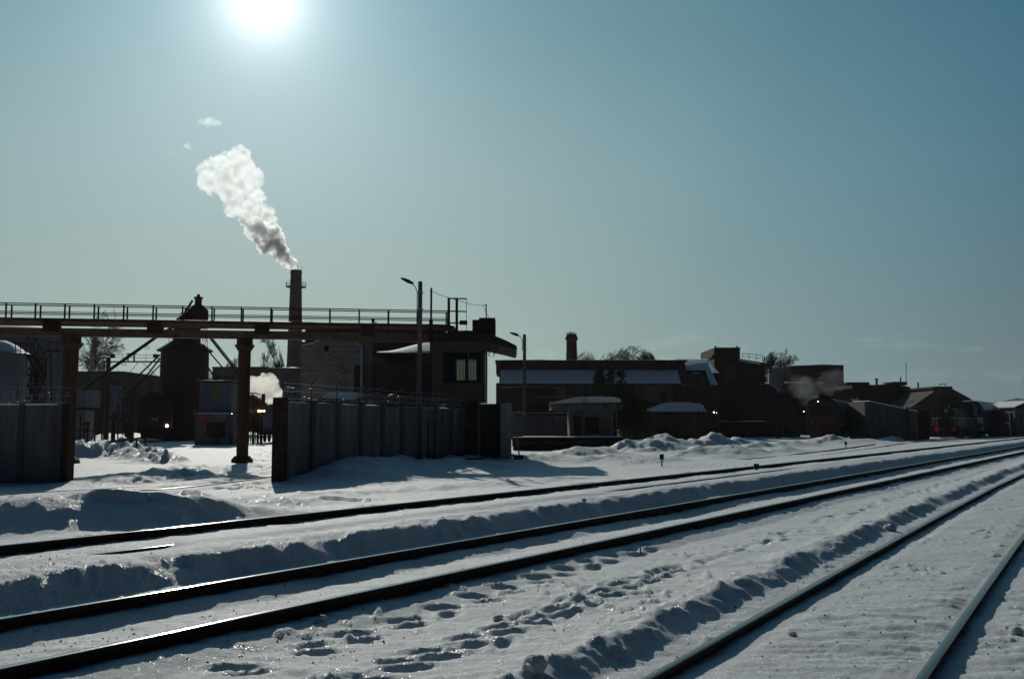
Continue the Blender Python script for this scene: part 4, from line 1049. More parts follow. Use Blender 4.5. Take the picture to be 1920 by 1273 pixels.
def locomotive(loc, rz, label, body, stripe, L=17.0, W_=3.1, H_=4.35, hood=None, cabend=True, lamps=None, buffers='steel_dark', snow=False, number=None, roofmat='steel_dark', plough='rust_dark'):
    t = thing('locomotive', loc, label, 'locomotive', None, rz)
    def P(name, mb, m, par=None): return (lambda o: (setattr(o, 'parent', par or t), o)[1])(bpy_obj(name, mb.mesh(name, M[m] if isinstance(m, str) else m)))
    hw = W_ / 2
    P('underframe', MB().box(-L / 2, L / 2, -hw + .1, hw - .1, .95, 1.25), 'rust_dark')
    P('fuel_tank', MB().prism_x([(-1.2, .9), (-1.35, .6), (-1.0, .35), (1.0, .35), (1.35, .6), (1.2, .9)], -1.8, 1.8), 'rust_dark')
    for s in (-1, 1):
        bx = s * (L / 2 - 4.2)
        b = P('bogie', MB().box(bx - 2.6, bx + 2.6, -1.15, -1.0, .4, .85).box(bx - 2.6, bx + 2.6, 1.0, 1.15, .4, .85).box(bx - .4, bx + .4, -1, 1, .5, .8), 'rust_dark')
        for k in (-1.85, 0, 1.85):
            for y in (-.86, .86):
                w_ = MB(); q = [(bx + k + .525 * math.cos(a), .525 + .525 * math.sin(a)) for a in [2 * math.pi * i / 18 for i in range(18)]]; w_.prism_y(q, y - .065, y + .065); P('wheel', w_, 'steel_dark', b)
        for y in (-.875, .875):
            bf = MB().tube([(s * L / 2, y, 1.06), (s * (L / 2 + .45), y, 1.06)], .12, 10)
            P('buffer', bf, 'steel_dark')
            P('buffer_disc' if False else 'buffer_head', MB().tube([(s * (L / 2 + .45), y, 1.06), (s * (L / 2 + .52), y, 1.06)], .27, 16), buffers)
        P('buffer_beam', MB().box(min(s * L / 2, s * (L / 2 + .12)), max(s * L / 2, s * (L / 2 + .12)), -hw + .1, hw - .1, .75, 1.35), stripe)
        P('coupler', MB().cbox((s * (L / 2 + .35), 0, 1.03), (.6, .3, .35)), 'steel_dark')
        P('snow_plough', MB().prism_z([(s * (L / 2 + .1), -1.2), (s * (L / 2 + .55), 0), (s * (L / 2 + .1), 1.2), (s * (L / 2), 0)][::s], .15, .7), plough)
    if hood is None:
        e = L / 2; mb = MB()
        prof = [(-hw, 1.25), (hw, 1.25), (hw, 3.35), (hw - .28, 3.95), (hw - .85, H_ - .08), (0, H_), (-hw + .85, H_ - .08), (-hw + .28, 3.95), (-hw, 3.35)]
        body_o = P('body', MB().prism_x(prof, -e + .35, e - .35), body)
        for s in (-1, 1):
            q = [(y, z) for y, z in prof]; x0 = s * (e - .35); vs = [(x0, y, z) for y, z in q] + [(s * (e - (.02 if z < 2.6 else .02 + (z - 2.5) * .22)), y * (.97 if z < 3 else .9), z) for y, z in q]; n = len(q)
            c_ = P('cab_front', MB().add(vs, [tuple(range(n, 2 * n)), tuple(range(n))] + [(i, (i + 1) % n, (i + 1) % n + n, i + n) for i in range(n)]), body)
            for y0, y1 in ((-1.15, -.1), (.1, 1.15)):
                P('windscreen', MB().hexa([(s * (e - .13), y0, 2.75), (s * (e - .13), y1, 2.75), (s * (e - .06), y1, 2.75), (s * (e - .06), y0, 2.75), (s * (e - .28), y0, 3.45), (s * (e - .28), y1, 3.45), (s * (e - .20), y1, 3.45), (s * (e - .20), y0, 3.45)]), 'glass')
            P('red_band', MB().box(min(s * (e - .06), s * (e + .0)), max(s * (e - .06), s * (e + .0)), -hw + .08, hw - .08, 1.6, 2.45), stripe)
            for y in (-1.05, 1.05): P('marker_lamp', MB().tube([(s * (e - .05), y, 1.75), (s * (e + .07), y, 1.75)], .14, 12), 'steel')
            P('headlight', MB().tube([(s * (e - .7), 0, H_ - .3), (s * (e - .25), 0, H_ - .3)], .22, 14), 'steel_dark')
        for k in range(6):
            for y in (-hw - .01, hw + .01): P('side_window', MB().box(-e + 1.2 + k * (L - 3) / 6, -e + 2.2 + k * (L - 3) / 6, min(y, y * .98), max(y, y * .98), 2.5, 3.2), 'glass')
        for k in range(4): P('roof_vent', MB().cbox((-e + 3 + k * 3.4, 0, H_ + .08), (1.4, 1.1, .22)), roofmat)
    else:
        e = L / 2; ch = H_; cl = 2.9
        hp = [(-.85, 1.25), (.85, 1.25), (.85, 3.1), (.55, 3.42), (-.55, 3.42), (-.85, 3.1)]
        P('hood', MB().prism_x(hp, -e + .5, e - 3.6 - cl), body)
        P('rear_hood', MB().prism_x([(y, z * .94 + .07) for y, z in hp], e - 3.6, e - .5), body)
        cx0, cx1 = e - 3.6 - cl, e - 3.6
        P('cab', MB().prism_x([(-hw, 1.25), (hw, 1.25), (hw, 3.6), (-hw, 3.6)], cx0, cx1), body)
        P('cab_roof', MB().prism_x([(-hw - .08, 3.6), (hw + .08, 3.6), (hw - .1, 3.9), (.8, ch), (-.8, ch), (-hw + .1, 3.9)], cx0 - .2, cx1 + .2), roofmat)
        for y0, y1 in ((-1.4, -.95), (.95, 1.4)): P('cab_window', MB().box(cx0 - .03, cx0, y0, y1, 2.5, 3.4), 'glass')
        for y in (-hw - .01, hw - .02):
            for k in (0, 1): P('side_window', MB().box(cx0 + .35 + k * 1.25, cx0 + 1.25 + k * 1.25, y, y + .03, 2.45, 3.35), 'glass')
        for k in range(9):
            for y in (-.87, .85): P('hood_door', MB().box(-e + .9 + k * .95, -e + 1.75 + k * .95, y, y + .02, 1.4, 3.0), body)
        P('exhaust', MB().lathe((-e + 4, 0, 0), [(.25, 3.4), (.25, 3.85)], 10), 'rust_dark')
        P('headlight', MB().tube([(-e + .55, 0, 3.1), (-e + .3, 0, 3.1)], .18, 12), 'galv')
        rl = MB()
        for y in (-hw + .12, hw - .12):
            rl.tube([(-e + .1, y, 2.3), (cx0, y, 2.3)], .025, 5); rl.tube([(cx1, y, 2.3), (e - .1, y, 2.3)], .025, 5)
            for k in range(8): rl.tube([(-e + .1 + k * 1.4, y, 1.25), (-e + .1 + k * 1.4, y, 2.3)], .022, 4)
        for x in (-e + .06, e - .06): rl.tube([(x, -hw + .12, 2.3), (x, -.5, 2.3)], .025, 5); rl.tube([(x, .5, 2.3), (x, hw - .12, 2.3)], .025, 5)
        P('handrail', rl, 'white_paint')
    if snow:
        q = MB(); z = H_ + (.02 if hood else .02)
        if hood is None:
            vs, fs = [], []
            nx = 30
            for i in range(nx + 1):
                x = -L / 2 + .5 + (L - 1) * i / nx
                for y, zz in ((-hw - .02, 3.35), (-hw + .28, 3.97), (-.85, H_), (0, H_ + .1), (.85, H_), (hw - .28, 3.97), (hw + .02, 3.35)):
                    vs.append((x, y, zz + .10 + .06 * math.sin(i * 1.3) + (.08 if (i // 6) % 2 else 0)))
            for i in range(nx):
                for j in range(6): a = i * 7 + j; fs.append((a, a + 7, a + 8, a + 1))
            q.add(vs, fs)
        else:
            lumpy_cap(q, e - 3.9 - cl, e - 3.3, -.9, .9, ch + .01, .1, 3, 8, 6)
        P('roof_snow', q, 'snow_roof')
    if lamps:
        for x, y, z, r, m in lamps: P('lit_lamp', MB().tube([(x, y, z), (x - .08, y, z)], r, 12), m)
    if number:
        n = MB(); text_strokes(n, number, 0, 0, .26, 0)
        o = P('number', n, 'white_paint'); o.rotation_euler = (0, 0, -math.pi / 2); o.location = (-L / 2 - .02, .55, 1.95)
    return t
def bpy_obj(name, me):
    o = bpy.data.objects.new(name, me); COL.objects.link(o); return o
LY = 96.0
lo1 = locomotive((XA(286, LY + 8), LY + 8.5, .1), math.pi / 2 + math.atan2(-XA(286, 1), 1) * -1 * -1, 'dark red locomotive seen head-on beside the base of the coaling tower', M['red_paint'], M['red_paint'], L=17, W_=3.3, H_=4.55,
                 lamps=[(-8.62, -1.15, 1.45, .13, 'lamp_white')], number='1140')
bt = thing('control_booth', (XA(402, 84), 84, 0), 'grey raised booth with a yellow sign on a graffiti daubed lower storey', 'booth'); Y_ = 84
pbox('upper_room', M['plaster_blue'], bt, 373, 432, 717, 772, Y_, 2.8)
pbox('roof', M['wood_dark'], bt, 369.5, 435, 713.8, 717, Y_ - .25, 3.2)
q = MB(); lumpy_cap(q, XA(369.5, Y_), XA(435, Y_), Y_ - .25, Y_ + 2.95, ZA(713.8, Y_), .06, 3, 10, 4); q.build('roof_snow', M['snow_roof'], bt)
pbox('lower_storey', M['concrete'], bt, 366, 437, 776, 999, Y_ - 1.1, 3.9)
q = MB(); lumpy_cap(q, XA(370, Y_ - 1.1), XA(432, Y_ - 1.1), Y_ - 1.1, Y_ - .02, ZA(776, Y_ - 1.1), .16, 8, 12, 3, (0, .08)); q.build('ledge_snow', M['snow_roof'], bt)
g = MB(); g.box(XA(395, Y_), XA(430, Y_), Y_ - 1.16, Y_ - 1.1, ZA(820, Y_), ZA(792, Y_)); g = g.build('hatch', M['rust_dark'], bt)
for k in range(6): MB().box(XA(397 + k * 5.5, Y_), XA(398.2 + k * 5.5, Y_), Y_ - 1.2, Y_ - 1.16, ZA(819, Y_), ZA(806, Y_)).build('bar', M['rust'], g)
s_ = pbox('sign', M['grey_paint'], bt, 391.5, 414, 724.5, 750, Y_ - .06, .05)
y0 = Y_ - .075
m_ = MB()
m_.add([(XA(a, Y_), y0, ZA(b, Y_)) for a, b in ((397, 728), (408, 728), (409, 736), (406, 747), (399, 746), (396.5, 736))], [(0, 1, 2, 3, 4, 5)]); m_.build('yellow_figure', M['yellow_paint'], s_)
gf = MB()
for a, b, c, d in ((372, 782, 390, 780), (374, 787, 388, 786), (379, 781, 377, 806), (386, 780, 385, 803), (372, 793, 383, 797), (376, 800, 392, 801), (383, 790, 390, 797), (373, 804, 380, 803)):
    p, q_ = D(a, b, Y_ - 1.115), D(c, d, Y_ - 1.115); w_ = .07
    gf.hexa([(p.x, Y_ - 1.12, p.z - w_), (q_.x, Y_ - 1.12, q_.z - w_), (q_.x + .02, Y_ - 1.11, q_.z - w_), (p.x + .02, Y_ - 1.11, p.z - w_), (p.x, Y_ - 1.12, p.z + w_), (q_.x, Y_ - 1.12, q_.z + w_), (q_.x + .02, Y_ - 1.11, q_.z + w_), (p.x + .02, Y_ - 1.11, p.z + w_)])
gf.build('red_graffiti', M['red_bright'], bt)
MB().tube([D(363, 778, Y_), D(369, 770, Y_ - .5)], .04, 4).build('handrail', M['galv'], bt)

fk = thing('fuelling_rack', (XA(470, 88), 88, 0), 'open steel fuelling rack with railed platform and three lit lamps behind the middle pillar', 'rack'); Y_ = 88
MB().box(XA(434, Y_), XA(492, Y_), Y_, Y_ + 2.2, ZA(779, Y_), ZA(776, Y_)).build('platform', M['rust_dark'], fk)
for py in (768, 772): MB().tube([D(434, py, Y_), D(480, py, Y_)], .03, 4).build('rail', M['galv'], fk)
for px in (436, 443, 450, 476, 482, 488): MB().tube([D(px, 728 + (px * 7) % 20, Y_), D(px, 778, Y_)], .05, 5).build('standpipe', M['rust_dark'], fk)
for px in (436, 446, 456, 466, 476, 484, 491): MB().tube([(XA(px, Y_), Y_ + .05, -.2), D(px, 776, Y_ + .05)], .09, 6).build('leg', M['wood_dark'], fk)
for k in range(9): MB().box(XA(434, Y_), XA(460, Y_), Y_ + .3, Y_ + .35, ZA(786 + k * 4, Y_), ZA(784 + k * 4, Y_)).build('slat', M['rust_dark'], fk)
for k in range(8): MB().box(XA(468 + k * 3, Y_), XA(469.6 + k * 3, Y_), Y_ + .3, Y_ + .35, -.1, ZA(781, Y_)).build('slat', M['rust'], fk)
MB().box(XA(487, Y_), XA(492.5, Y_), Y_ + .4, Y_ + .8, ZA(765, Y_), ZA(738, Y_)).build('cabinet', M['rust_dark'], fk)
MB().tube([D(470, 737, Y_), D(480, 737, Y_), D(488, 740, Y_)], .05, 5).build('arm', M['rust_dark'], fk)
MB().tube([D(470, 743, Y_), D(478, 756, Y_), D(488, 755, Y_)], .04, 5).build('hose', M['rubber'], fk)
MB().tube([(XA(442, Y_), Y_ + 1, ZA(765, Y_)), (XA(459, Y_), Y_ + 1.2, ZA(765, Y_))], .42, 12).build('drum', M['steel'], fk, smooth=True)
for px, py in ((485, 770.5), (489.5, 770.5), (495, 770.5)):
    l_ = MB().tube([D(px, py, Y_ - .1), D(px, py, Y_ - .2)], .085, 8).build('lamp', M['lamp_warm'], fk)
for px in (470, 477.5): MB().cbox(D(px, 818, Y_ - .2), (.2, .1, .26)).build('marker', M['white_paint'], fk)
MB().lathe(D(434.5, 775.5, Y_ - .1), [(.05, ZA(776.5, Y_)), (.05, ZA(774.5, Y_))], 8).build('lamp', M['lamp_white'], fk)
tg = thing('tank_wagon', (XA(511, 92), 92, 0), 'dark rounded tank wagon end just left of the concrete wall', 'tank wagon'); Y_ = 92
rr_ = XA(960 + 29, Y_); cc_ = D(509, 786, Y_)
tb = MB(); n = 28; rings = [(0.02, -.5), (.5, -.42), (.85, -.22), (1, 0), (1, 9)]
for k, (f, dy) in enumerate(rings): tb.v += [(cc_.x + f * rr_ * math.cos(2 * math.pi * j / n), cc_.y + dy + .5, cc_.z + f * rr_ * math.sin(2 * math.pi * j / n)) for j in range(n)]
for k in range(4):
    for j in range(n): tb.f.append([k * n + j, k * n + (j + 1) % n, (k + 1) * n + (j + 1) % n, (k + 1) * n + j]); tb.m.append(0)
tb.f.append(list(range(n))); tb.m.append(0); tb.f.append([4 * n + j for j in range(n)]); tb.m.append(0)
tb.build('barrel', M['tank'], tg, smooth=True)
MB().cbox((cc_.x, Y_ + 5, .9), (2.6, 10, .3)).build('underframe', M['rust_dark'], tg)
for k in (0.9, 2.6, 6.6, 8.3):
    for s in (-.8, .8): MB().prism_x([(Y_ + k + .46 * math.cos(a), .5 + .46 * math.sin(a)) for a in [2 * math.pi * i / 14 for i in range(14)]], cc_.x + s - .06, cc_.x + s + .06).build('wheel', M['steel_dark'], tg)
for dx in (-.8, .8): MB().tube([(cc_.x + dx, Y_ + .1, 1.05), (cc_.x + dx, Y_ - .5, 1.05)], .16, 10).build('buffer', M['steel_dark'], tg)
bb = bldg(470, 190, 'long low grey works building behind the middle pillar'); Y_ = 190
pbox('wall', M['plaster'], bb, 396, 566, 690, 999, Y_, 20)
pbox('parapet', M['tar'], bb, 395, 500, 687.5, 690, Y_ - .3, 20.6); snowcap(bb, 500, 566, 690, Y_, 6, .25, 3)
for k in range(8): pbox('window', M['wood_dark'], bb, 404 + k * 14, 411 + k * 14, 705, 720, Y_ - .15, .14)
# signal ladder frame clutter next to the red locomotive
cl = thing('pump_rack', (XA(232, 92), 92, 0), 'tangled dark pump rack of pipes and platforms left of the red locomotive', 'rack'); Y_ = 92
for px in (222, 231, 240, 249): MB().tube([(XA(px, Y_), Y_, -.3), D(px, 738 + (px * 13) % 17, Y_)], .07, 5).build('upright', M['rust_dark'], cl)
for py in (748, 762, 776, 790, 804): MB().tube([D(219, py, Y_), D(252, py + 1, Y_)], .05, 4).build('crossbar', M['rust_dark'], cl)
MB().box(XA(220, Y_), XA(246, Y_), Y_, Y_ + 1.5, ZA(787, Y_), ZA(784, Y_)).build('platform', M['rust_dark'], cl)
MB().box(XA(232, Y_), XA(243, Y_), Y_ + .2, Y_ + 1.2, 0, ZA(792, Y_)).build('cabinet', M['rust_dark'], cl)
MB().lathe((XA(213, Y_), Y_, 0), [(.2, -.2), (.2, 2.0), (.42, 2.1), (.42, 2.5), (.15, 2.75)], 10).build('hydrant', M['rust_dark'], cl)
for a, b in (((236, 752), (226, 790)), ((243, 758), (247, 795)), ((252, 745), (244, 780))): MB().tube([D(*a, Y_), D((a[0] + b[0]) / 2 + 4, (a[1] + b[1]) / 2, Y_), D(*b, Y_)], .06, 5).build('hose', M['rubber'], cl)

# ------------------------------------------------------------------ brick chimneys
def chimney(px0, px1, pyt, pxb0, pxb1, pyb, Y, label, plat=None, m='brick', ragged=False, dx=0):
    rt = (XA(px1, Y) - XA(px0, Y)) / 2; rb = (XA(pxb1, Y) - XA(pxb0, Y)) / 2
    cx_ = XA((px0 + px1) / 2, Y); zt, zb = ZA(pyt, Y), ZA(pyb, Y)
    sl = (rb - rt) / (zt - zb); t = thing('brick_chimney', (cx_, Y, 0), label, 'chimney', 'brick chimneys')
    MB().lathe((cx_, Y, 0), [(rt + sl * zt, 0), (rt + .02, zt - .9), (rt + .18 * (not ragged), zt - .6), (rt + .02, zt - .3), (rt, zt)], 24).build('shaft', M[m], t, smooth=True)
    MB().lathe((cx_, Y, 0), [(rt * .7, zt), (rt * .7, zt + .03)], 20).build('flue', M['tar'], t)
    if plat:
        zp = ZA(plat, Y); r_ = rt + sl * (zt - zp)
        MB().lathe((cx_, Y, 0), [(r_, zp - .15), (r_ + 1.1, zp - .1), (r_ + 1.1, zp + .02), (r_, zp + .02)], 20).build('gallery', M['rust_dark'], t)
        q = MB()
        for z_ in (.55, 1.1): q.tube([(cx_ + (r_ + 1.05) * math.cos(a), Y + (r_ + 1.05) * math.sin(a), zp + z_) for a in [2 * math.pi * i / 24 for i in range(25)]], .04, 4, False)
        for i in range(10): a = 2 * math.pi * i / 10; q.tube([(cx_ + (r_ + 1.05) * math.cos(a), Y + (r_ + 1.05) * math.sin(a), zp), (cx_ + (r_ + 1.05) * math.cos(a), Y + (r_ + 1.05) * math.sin(a), zp + 1.1)], .045, 4)
        q.build('gallery_railing', M['rust_dark'], t)
        for i in range(4): a = .4 + i * 1.57; MB().tube([(cx_ + rt * math.cos(a), Y + rt * math.sin(a), zt - 1), (cx_ + rt * math.cos(a), Y + rt * math.sin(a), zt + 1.0)], .05, 4).build('lightning_rod', M['rust_dark'], t)
    return t, cx_, rt, zt
ch1, chx, chr_, chz = chimney(540, 560.5, 507, 533, 562, 690, 250, 'tall brick chimney pouring out a white plume, railed gallery near its top', 538)
ch2, c2x, c2r, c2z = chimney(1063, 1082, 627, 1062, 1083, 673, 170, 'short broken brick chimney with dry weeds on its top, beyond the long snowy roof', None, 'brick_dark', True)
MB().lathe((c2x, 170, 0), [(c2r + .05, c2z - 1.1), (c2r + .2, c2z - .9), (c2r + .2, c2z - .5), (c2r + .05, c2z - .3)], 20).build('collar', M['brick_dark'], ch2)

# ------------------------------------------------------------------ long workshop right of the cabin
Y_ = 118.0
ws = bldg(1120, Y_, 'long workshop with a snow covered lower roof and dark clerestory, right of the guard cabin')
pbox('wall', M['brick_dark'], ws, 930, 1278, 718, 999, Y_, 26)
pbox('annex_wall', M['brick'], ws, 1278, 1345, 722, 999, Y_ + .5, 22)
for a, b, mm in ((1043, 1062, 'plaster'), (1190, 1262, 'plaster'), (1080, 1110, 'plaster_dark')): pbox('plaster_patch', M[mm], ws, a, b, 722, 755, Y_ - .06, .05)
zt0, zt1 = ZA(719, Y_ - .6), ZA(694, Y_ + 1.7)
q = MB(); q.hexa([(XA(936, Y_), Y_ - .7, zt0 - .15), (XA(1330, Y_), Y_ - .7, zt0 - .15), (XA(1330, Y_), Y_ + 1.9, zt1 - .15), (XA(936, Y_), Y_ + 1.9, zt1 - .15), (XA(936, Y_), Y_ - .7, zt0), (XA(1330, Y_), Y_ - .7, zt0), (XA(1330, Y_), Y_ + 1.9, zt1), (XA(936, Y_), Y_ + 1.9, zt1)]); q.build('roof', M['tar'], ws)
q = MB(); lumpy_cap(q, XA(938, Y_), XA(1276, Y_), Y_ - .75, Y_ + 1.85, zt0 + .01, .13, 5, 60, 8, (0, (zt1 - zt0) / 2.6)); q.build('roof_snow', M['snow_roof'], ws)
q = MB(); lumpy_cap(q, XA(1277, Y_), XA(1345, Y_), Y_ - .6, Y_ + 5.6, zt0 - .15, .2, 6, 16, 8, (0, .5)); q.build('roof_snow', M['snow_roof'], ws)
pbox('clerestory', M['brick'], ws, 930, 1286, 677, 700, Y_ + 2.1, 9)
for k in range(26): pbox('pilaster', M['brick_dark'], ws, 938 + k * 13.4, 940.5 + k * 13.4, 679, 697, Y_ + 1.95, .14)
pbox('cornice', M['brick_dark'], ws, 928, 1290, 675.5, 677.5, Y_ + 1.7, 10)
snowcap(ws, 932, 1288, 675.5, Y_ + 1.8, 9, .2, 9, nx=50)
q = MB(); q.prism_y([(XA(1284, Y_ + 6), ZA(677, Y_ + 6)), (XA(1297, Y_ + 6), ZA(688, Y_ + 6)), (XA(1284, Y_ + 6), ZA(699, Y_ + 6))], Y_ + 5.7, Y_ + 14); q.build('gable_end', M['brick_dark'], ws)
q = MB(); lumpy_cap(q, XA(1288, Y_ + 14), XA(1350, Y_ + 14), Y_ + 14, Y_ + 22, ZA(700, Y_ + 14), .2, 7, 12, 6, (0, .30)); q.build('rear_roof_snow', M['snow_roof'], ws)
pbox('rear_wall', M['brick_dark'], ws, 1288, 1350, 700, 999, Y_ + 14, 8)
dm = pbox('dormer', M['wood_dark'], ws, 1303, 1312, 700, 708, Y_ + .8, 1.6); q = MB(); lumpy_cap(q, XA(1302, Y_ + .6), XA(1313, Y_ + .6), Y_ + .6, Y_ + 2.6, ZA(700, Y_ + .6), .1, 2, 4, 3); q.build('dormer_snow', M['snow_roof'], dm)
for k in range(9):
    if k in (3, 7): continue
    w_ = pbox('window', M['wood_dark'], ws, 950 + k * 36, 962 + k * 36, 735, 752, Y_ - .12, .1); MB().box(XA(951 + k * 36, Y_), XA(961 + k * 36, Y_), Y_ - .14, Y_ - .12, ZA(751, Y_), ZA(736, Y_)).build('pane', M['glass'], w_)
for i, pts in enumerate((((940, 726), (1000, 724), (1060, 728)), ((1005, 744), (1060, 743), (1110, 746)))): MB().tube([D(a, b, Y_ - .5) for a, b in pts], .06, 5).build('wall_pipe', M['galv'], ws)

# concrete fence far right of the pier, dark sleeper stack in front
fn = thing('concrete_fence', (XA(962, 78), 78, 0), 'farther concrete panel fence running behind the kiosk, right of the pale slab', 'fence')
fpm = MB(); fpm.box(0, .92, 0, .1, 0, ZA(779, 78)); fpm.box(.1, .82, -.03, 0, .15, ZA(779, 78) - .15); fpm = fpm.mesh('panel', M['concrete_dark'])
fpp = MB().box(-.08, .08, -.08, .12, 0, ZA(777, 78)).mesh('post', M['concrete_dark'])
for k in range(6): inst('panel', fpm, fn, (k * 1.05 + .08, 0, 0)); inst('post', fpp, fn, (k * 1.05, 0, 0))
bw = MB(); bw.tube([(x * .5, .03, ZA(774, 78) + .05 * math.sin(x * 2)) for x in range(13)], .02, 3, False); inst('barbed_wire', bw.mesh('barbed_wire', M['galv']), fn, (0, 0, 0))
ss = thing('platform_wall', (XA(1060, 66), 66, 0), 'low dark loading platform with snow on its top edge between slab and mounds', 'platform')
for k, (a, b) in enumerate(((962, 1012), (1012, 1062), (1062, 1112), (1112, 1172))):
    pbox('block', M['wood_dark'], ss, a, b - .6, 820 - k * .4, 999, 66 + k * .02, 4)
for k in range(14): pbox('board', M['dirt_snow'], ss, 962 + k * 15, 975 + k * 15, 826 + (k * 5) % 4, 831 + (k * 3) % 4, 65.9, .08)
snowcap(ss, 984, 1166, 819.5, 66, 1.5, .07, 5, nx=40); 

# kiosk with barrel roof
ky = 72.0
kk_ = thing('kiosk', (XA(1100, ky), ky, 0), 'small kiosk with a rounded snow covered roof and an overhanging pale sign board', 'kiosk')
pbox('wall', M['concrete'], kk_, 1068, 1150, 770, 999, ky, 3)
pbox('fascia', M['concrete'], kk_, 1034, 1158, 754, 769, ky - .6, 4)
pbox('corner_post', M['grey_paint'], kk_, 1147, 1150, 770, 999, ky - .5, .14); pbox('corner_post', M['grey_paint'], kk_, 1155, 1157, 770, 999, ky - .5, .1)
q = MB(); tp = [(1030, 757), (1044, 752.5), (1060, 748.5), (1078, 745.5), (1100, 743.5), (1125, 743), (1150, 744), (1162, 746), (1165, 751), (1163, 754.5), (1100, 755), (1060, 756.5)]
q.prism_y([(XA(a, ky - .8), ZA(b, ky - .8)) for a, b in tp], ky - .8, ky + 3.6); q.build('roof_snow', M['snow_roof'], kk_, bevel=.04)
q = MB(); q.prism_y([(XA(a, ky - .9), ZA(b, ky - .9)) for a, b in ((1030, 757.6), (1060, 757), (1100, 755.4), (1163, 755), (1163, 757), (1100, 757.4), (1060, 759))], ky - .85, ky + 3.5); q.build('roof_edge', M['tar'], kk_)
pbox('sign_board', M['plaster'], kk_, 1156, 1168, 751.5, 770, ky - .7, .5)
w_ = pbox('shop_window', M['wood_dark'], kk_, 1098, 1123, 781, 812, ky - .08, .08)
for a in (1105.5, 1119.5): MB().box(XA(a, ky), XA(a + 2, ky), ky - .11, ky - .08, ZA(795, ky), ZA(785, ky)).build('pane', M['plaster'], w_)
pbox('door', M['steel_dark'], kk_, 1075, 1090, 780, 830, ky - .06, .05)
MB().tube([D(1092, 755, ky - .95), D(1092, 748, ky - .95), D(1098, 748, ky - .95), D(1098, 755, ky - .95)], .03, 4).build('hook', M['rust_dark'], kk_)
MB().tube([D(1120, 745, ky), D(1120, 700, ky + 1)], .04, 5).build('mast', M['rust_dark'], kk_)
dsh = MB().lathe((0, 0, 0), [(0.02, -.02), (.35, .0), (.38, .06)], 14).build('dish', M['rust_dark'], kk_)
dsh.location = rel(kk_, D(1122, 708, ky + 1)); dsh.rotation_euler = (1.3, 0, .4)

# long low shed with snowy roof right of the kiosk
ls2 = bldg(1260, 92, 'low grey shed under a sloping snow roof behind the churned mounds'); Y_ = 92
pbox('wall', M['plaster_dark'], ls2, 1168, 1326, 776, 999, Y_, 5)
pbox('eave', M['wood_dark'], ls2, 1166, 1326, 774, 778, Y_ - .35, 5.4)
q = MB(); 
tp = [(1198, 775), (1216, 769), (1240, 760), (1262, 756), (1300, 757), (1320, 760), (1325, 775)]
vs, fs = [], []
for i in range(27):
    f = i / 26; a = 1196 + f * 130; pk_ = np.interp(a, [p[0] for p in tp], [p[1] for p in tp])
    for k in range(5): qq = k / 4; vs.append((XA(a, Y_) , Y_ - .4 + .8 * qq, ZA(774, Y_ - .4) + .12 + (ZA(float(pk_), Y_ + .4) - ZA(774, Y_ - .4)) * qq + .04 * float(vnoise(np.array([i * .7]), np.array([k * 1.]), 3)[0])))
for i in range(26):
    for k in range(4): b = i * 5 + k; fs.append((b, b + 5, b + 6, b + 1))
q.add(vs, fs); q.build('roof_snow', M['snow_roof'], ls2, smooth=True)
for px in (1185, 1215, 1245, 1275): pbox('buttress', M['plaster_dark'], ls2, px, px + 3, 780, 999, Y_ - .2, .18)

# second lamp pole base, small round board and little posts in the snow
for px, py, hh, lab in ((1418.5, 887, .28, 'small dark post with a flat head poking from the snow beside the far track'), (1241, 869, .35, 'short dark stub sticking out of a mound near the loading platform'), (1586, 838, .35, 'tiny dark stub far off in the lit snow before the grey fence')):
    p = G(px, py, .2); t = thing('track_marker', (p.x, p.y, .1), lab, 'marker post', 'small posts in the snow')
    MB().tube([(p.x, p.y, -.2), (p.x, p.y, .2 + hh * .5)], .03, 6).build('stake', M['rust_dark'], t); MB().cbox((p.x, p.y, .2 + hh * .75), (.16, .06, hh * .6)).build('plate', M['steel_dark'], t, bevel=.01)
p = G(1201, 1022, .1); t = thing('round_marker', (p.x, p.y, 0), 'small pale disc standing in the snow beside the middle track', 'marker')
zg = ground_z(p.x, p.y)
d_ = MB().tube([(0, -.012, 0), (0, .012, 0)], .052, 20).build('disc', M['concrete_light'], t); d_.location = (0, 0, zg + .07); d_.rotation_euler = (0, .1, .5)
MB().tube([(p.x, p.y + .01, zg - .1), (p.x, p.y + .01, zg + .06)], .01, 6).build('stake', M['steel_dark'], t)
# snow lumps lying on the crust
rs2 = random.Random(11)
def lump(px, py, r, label, grp='loose lumps of snow'):
    p = G(px, py, .06); zz = ground_z(p.x, p.y); n1, n2 = 14, 9; mb = MB(); vs = []
    for i in range(n2 + 1):
        for j in range(n1):
            th, ph = math.pi * i / n2, 2 * math.pi * j / n1; v = Vector((math.sin(th) * math.cos(ph), math.sin(th) * math.sin(ph), math.cos(th)))
            k = 1 + .5 * float(fbm(np.array([v.x * 1.5 + px]), np.array([v.y * 1.5 + v.z * 1.7]), 3, 7)[0]); vs.append((p.x + v.x * r * k, p.y + v.y * r * k, zz + r * .3 + v.z * r * .75 * k))
    fs = [(i * n1 + j, i * n1 + (j + 1) % n1, (i + 1) * n1 + (j + 1) % n1, (i + 1) * n1 + j) for i in range(n2) for j in range(n1)]
    mb.add(vs, fs); o = mb.build('snow_lump', M['snow'], smooth=True); props(o, label, 'snow lump', grp)
lump(1002, 1266, .075, 'rounded snow lump at the bottom edge, foot of the ploughed ridge')
lump(935, 1147, .045, 'small snow lump beside the upper trail of footprints'); lump(1668, 984, .10, 'snow clod perched on the crest of the ploughed ridge'); lump(1904, 1160, .055, 'pointed snow clod right of the nearest rail at the picture edge')
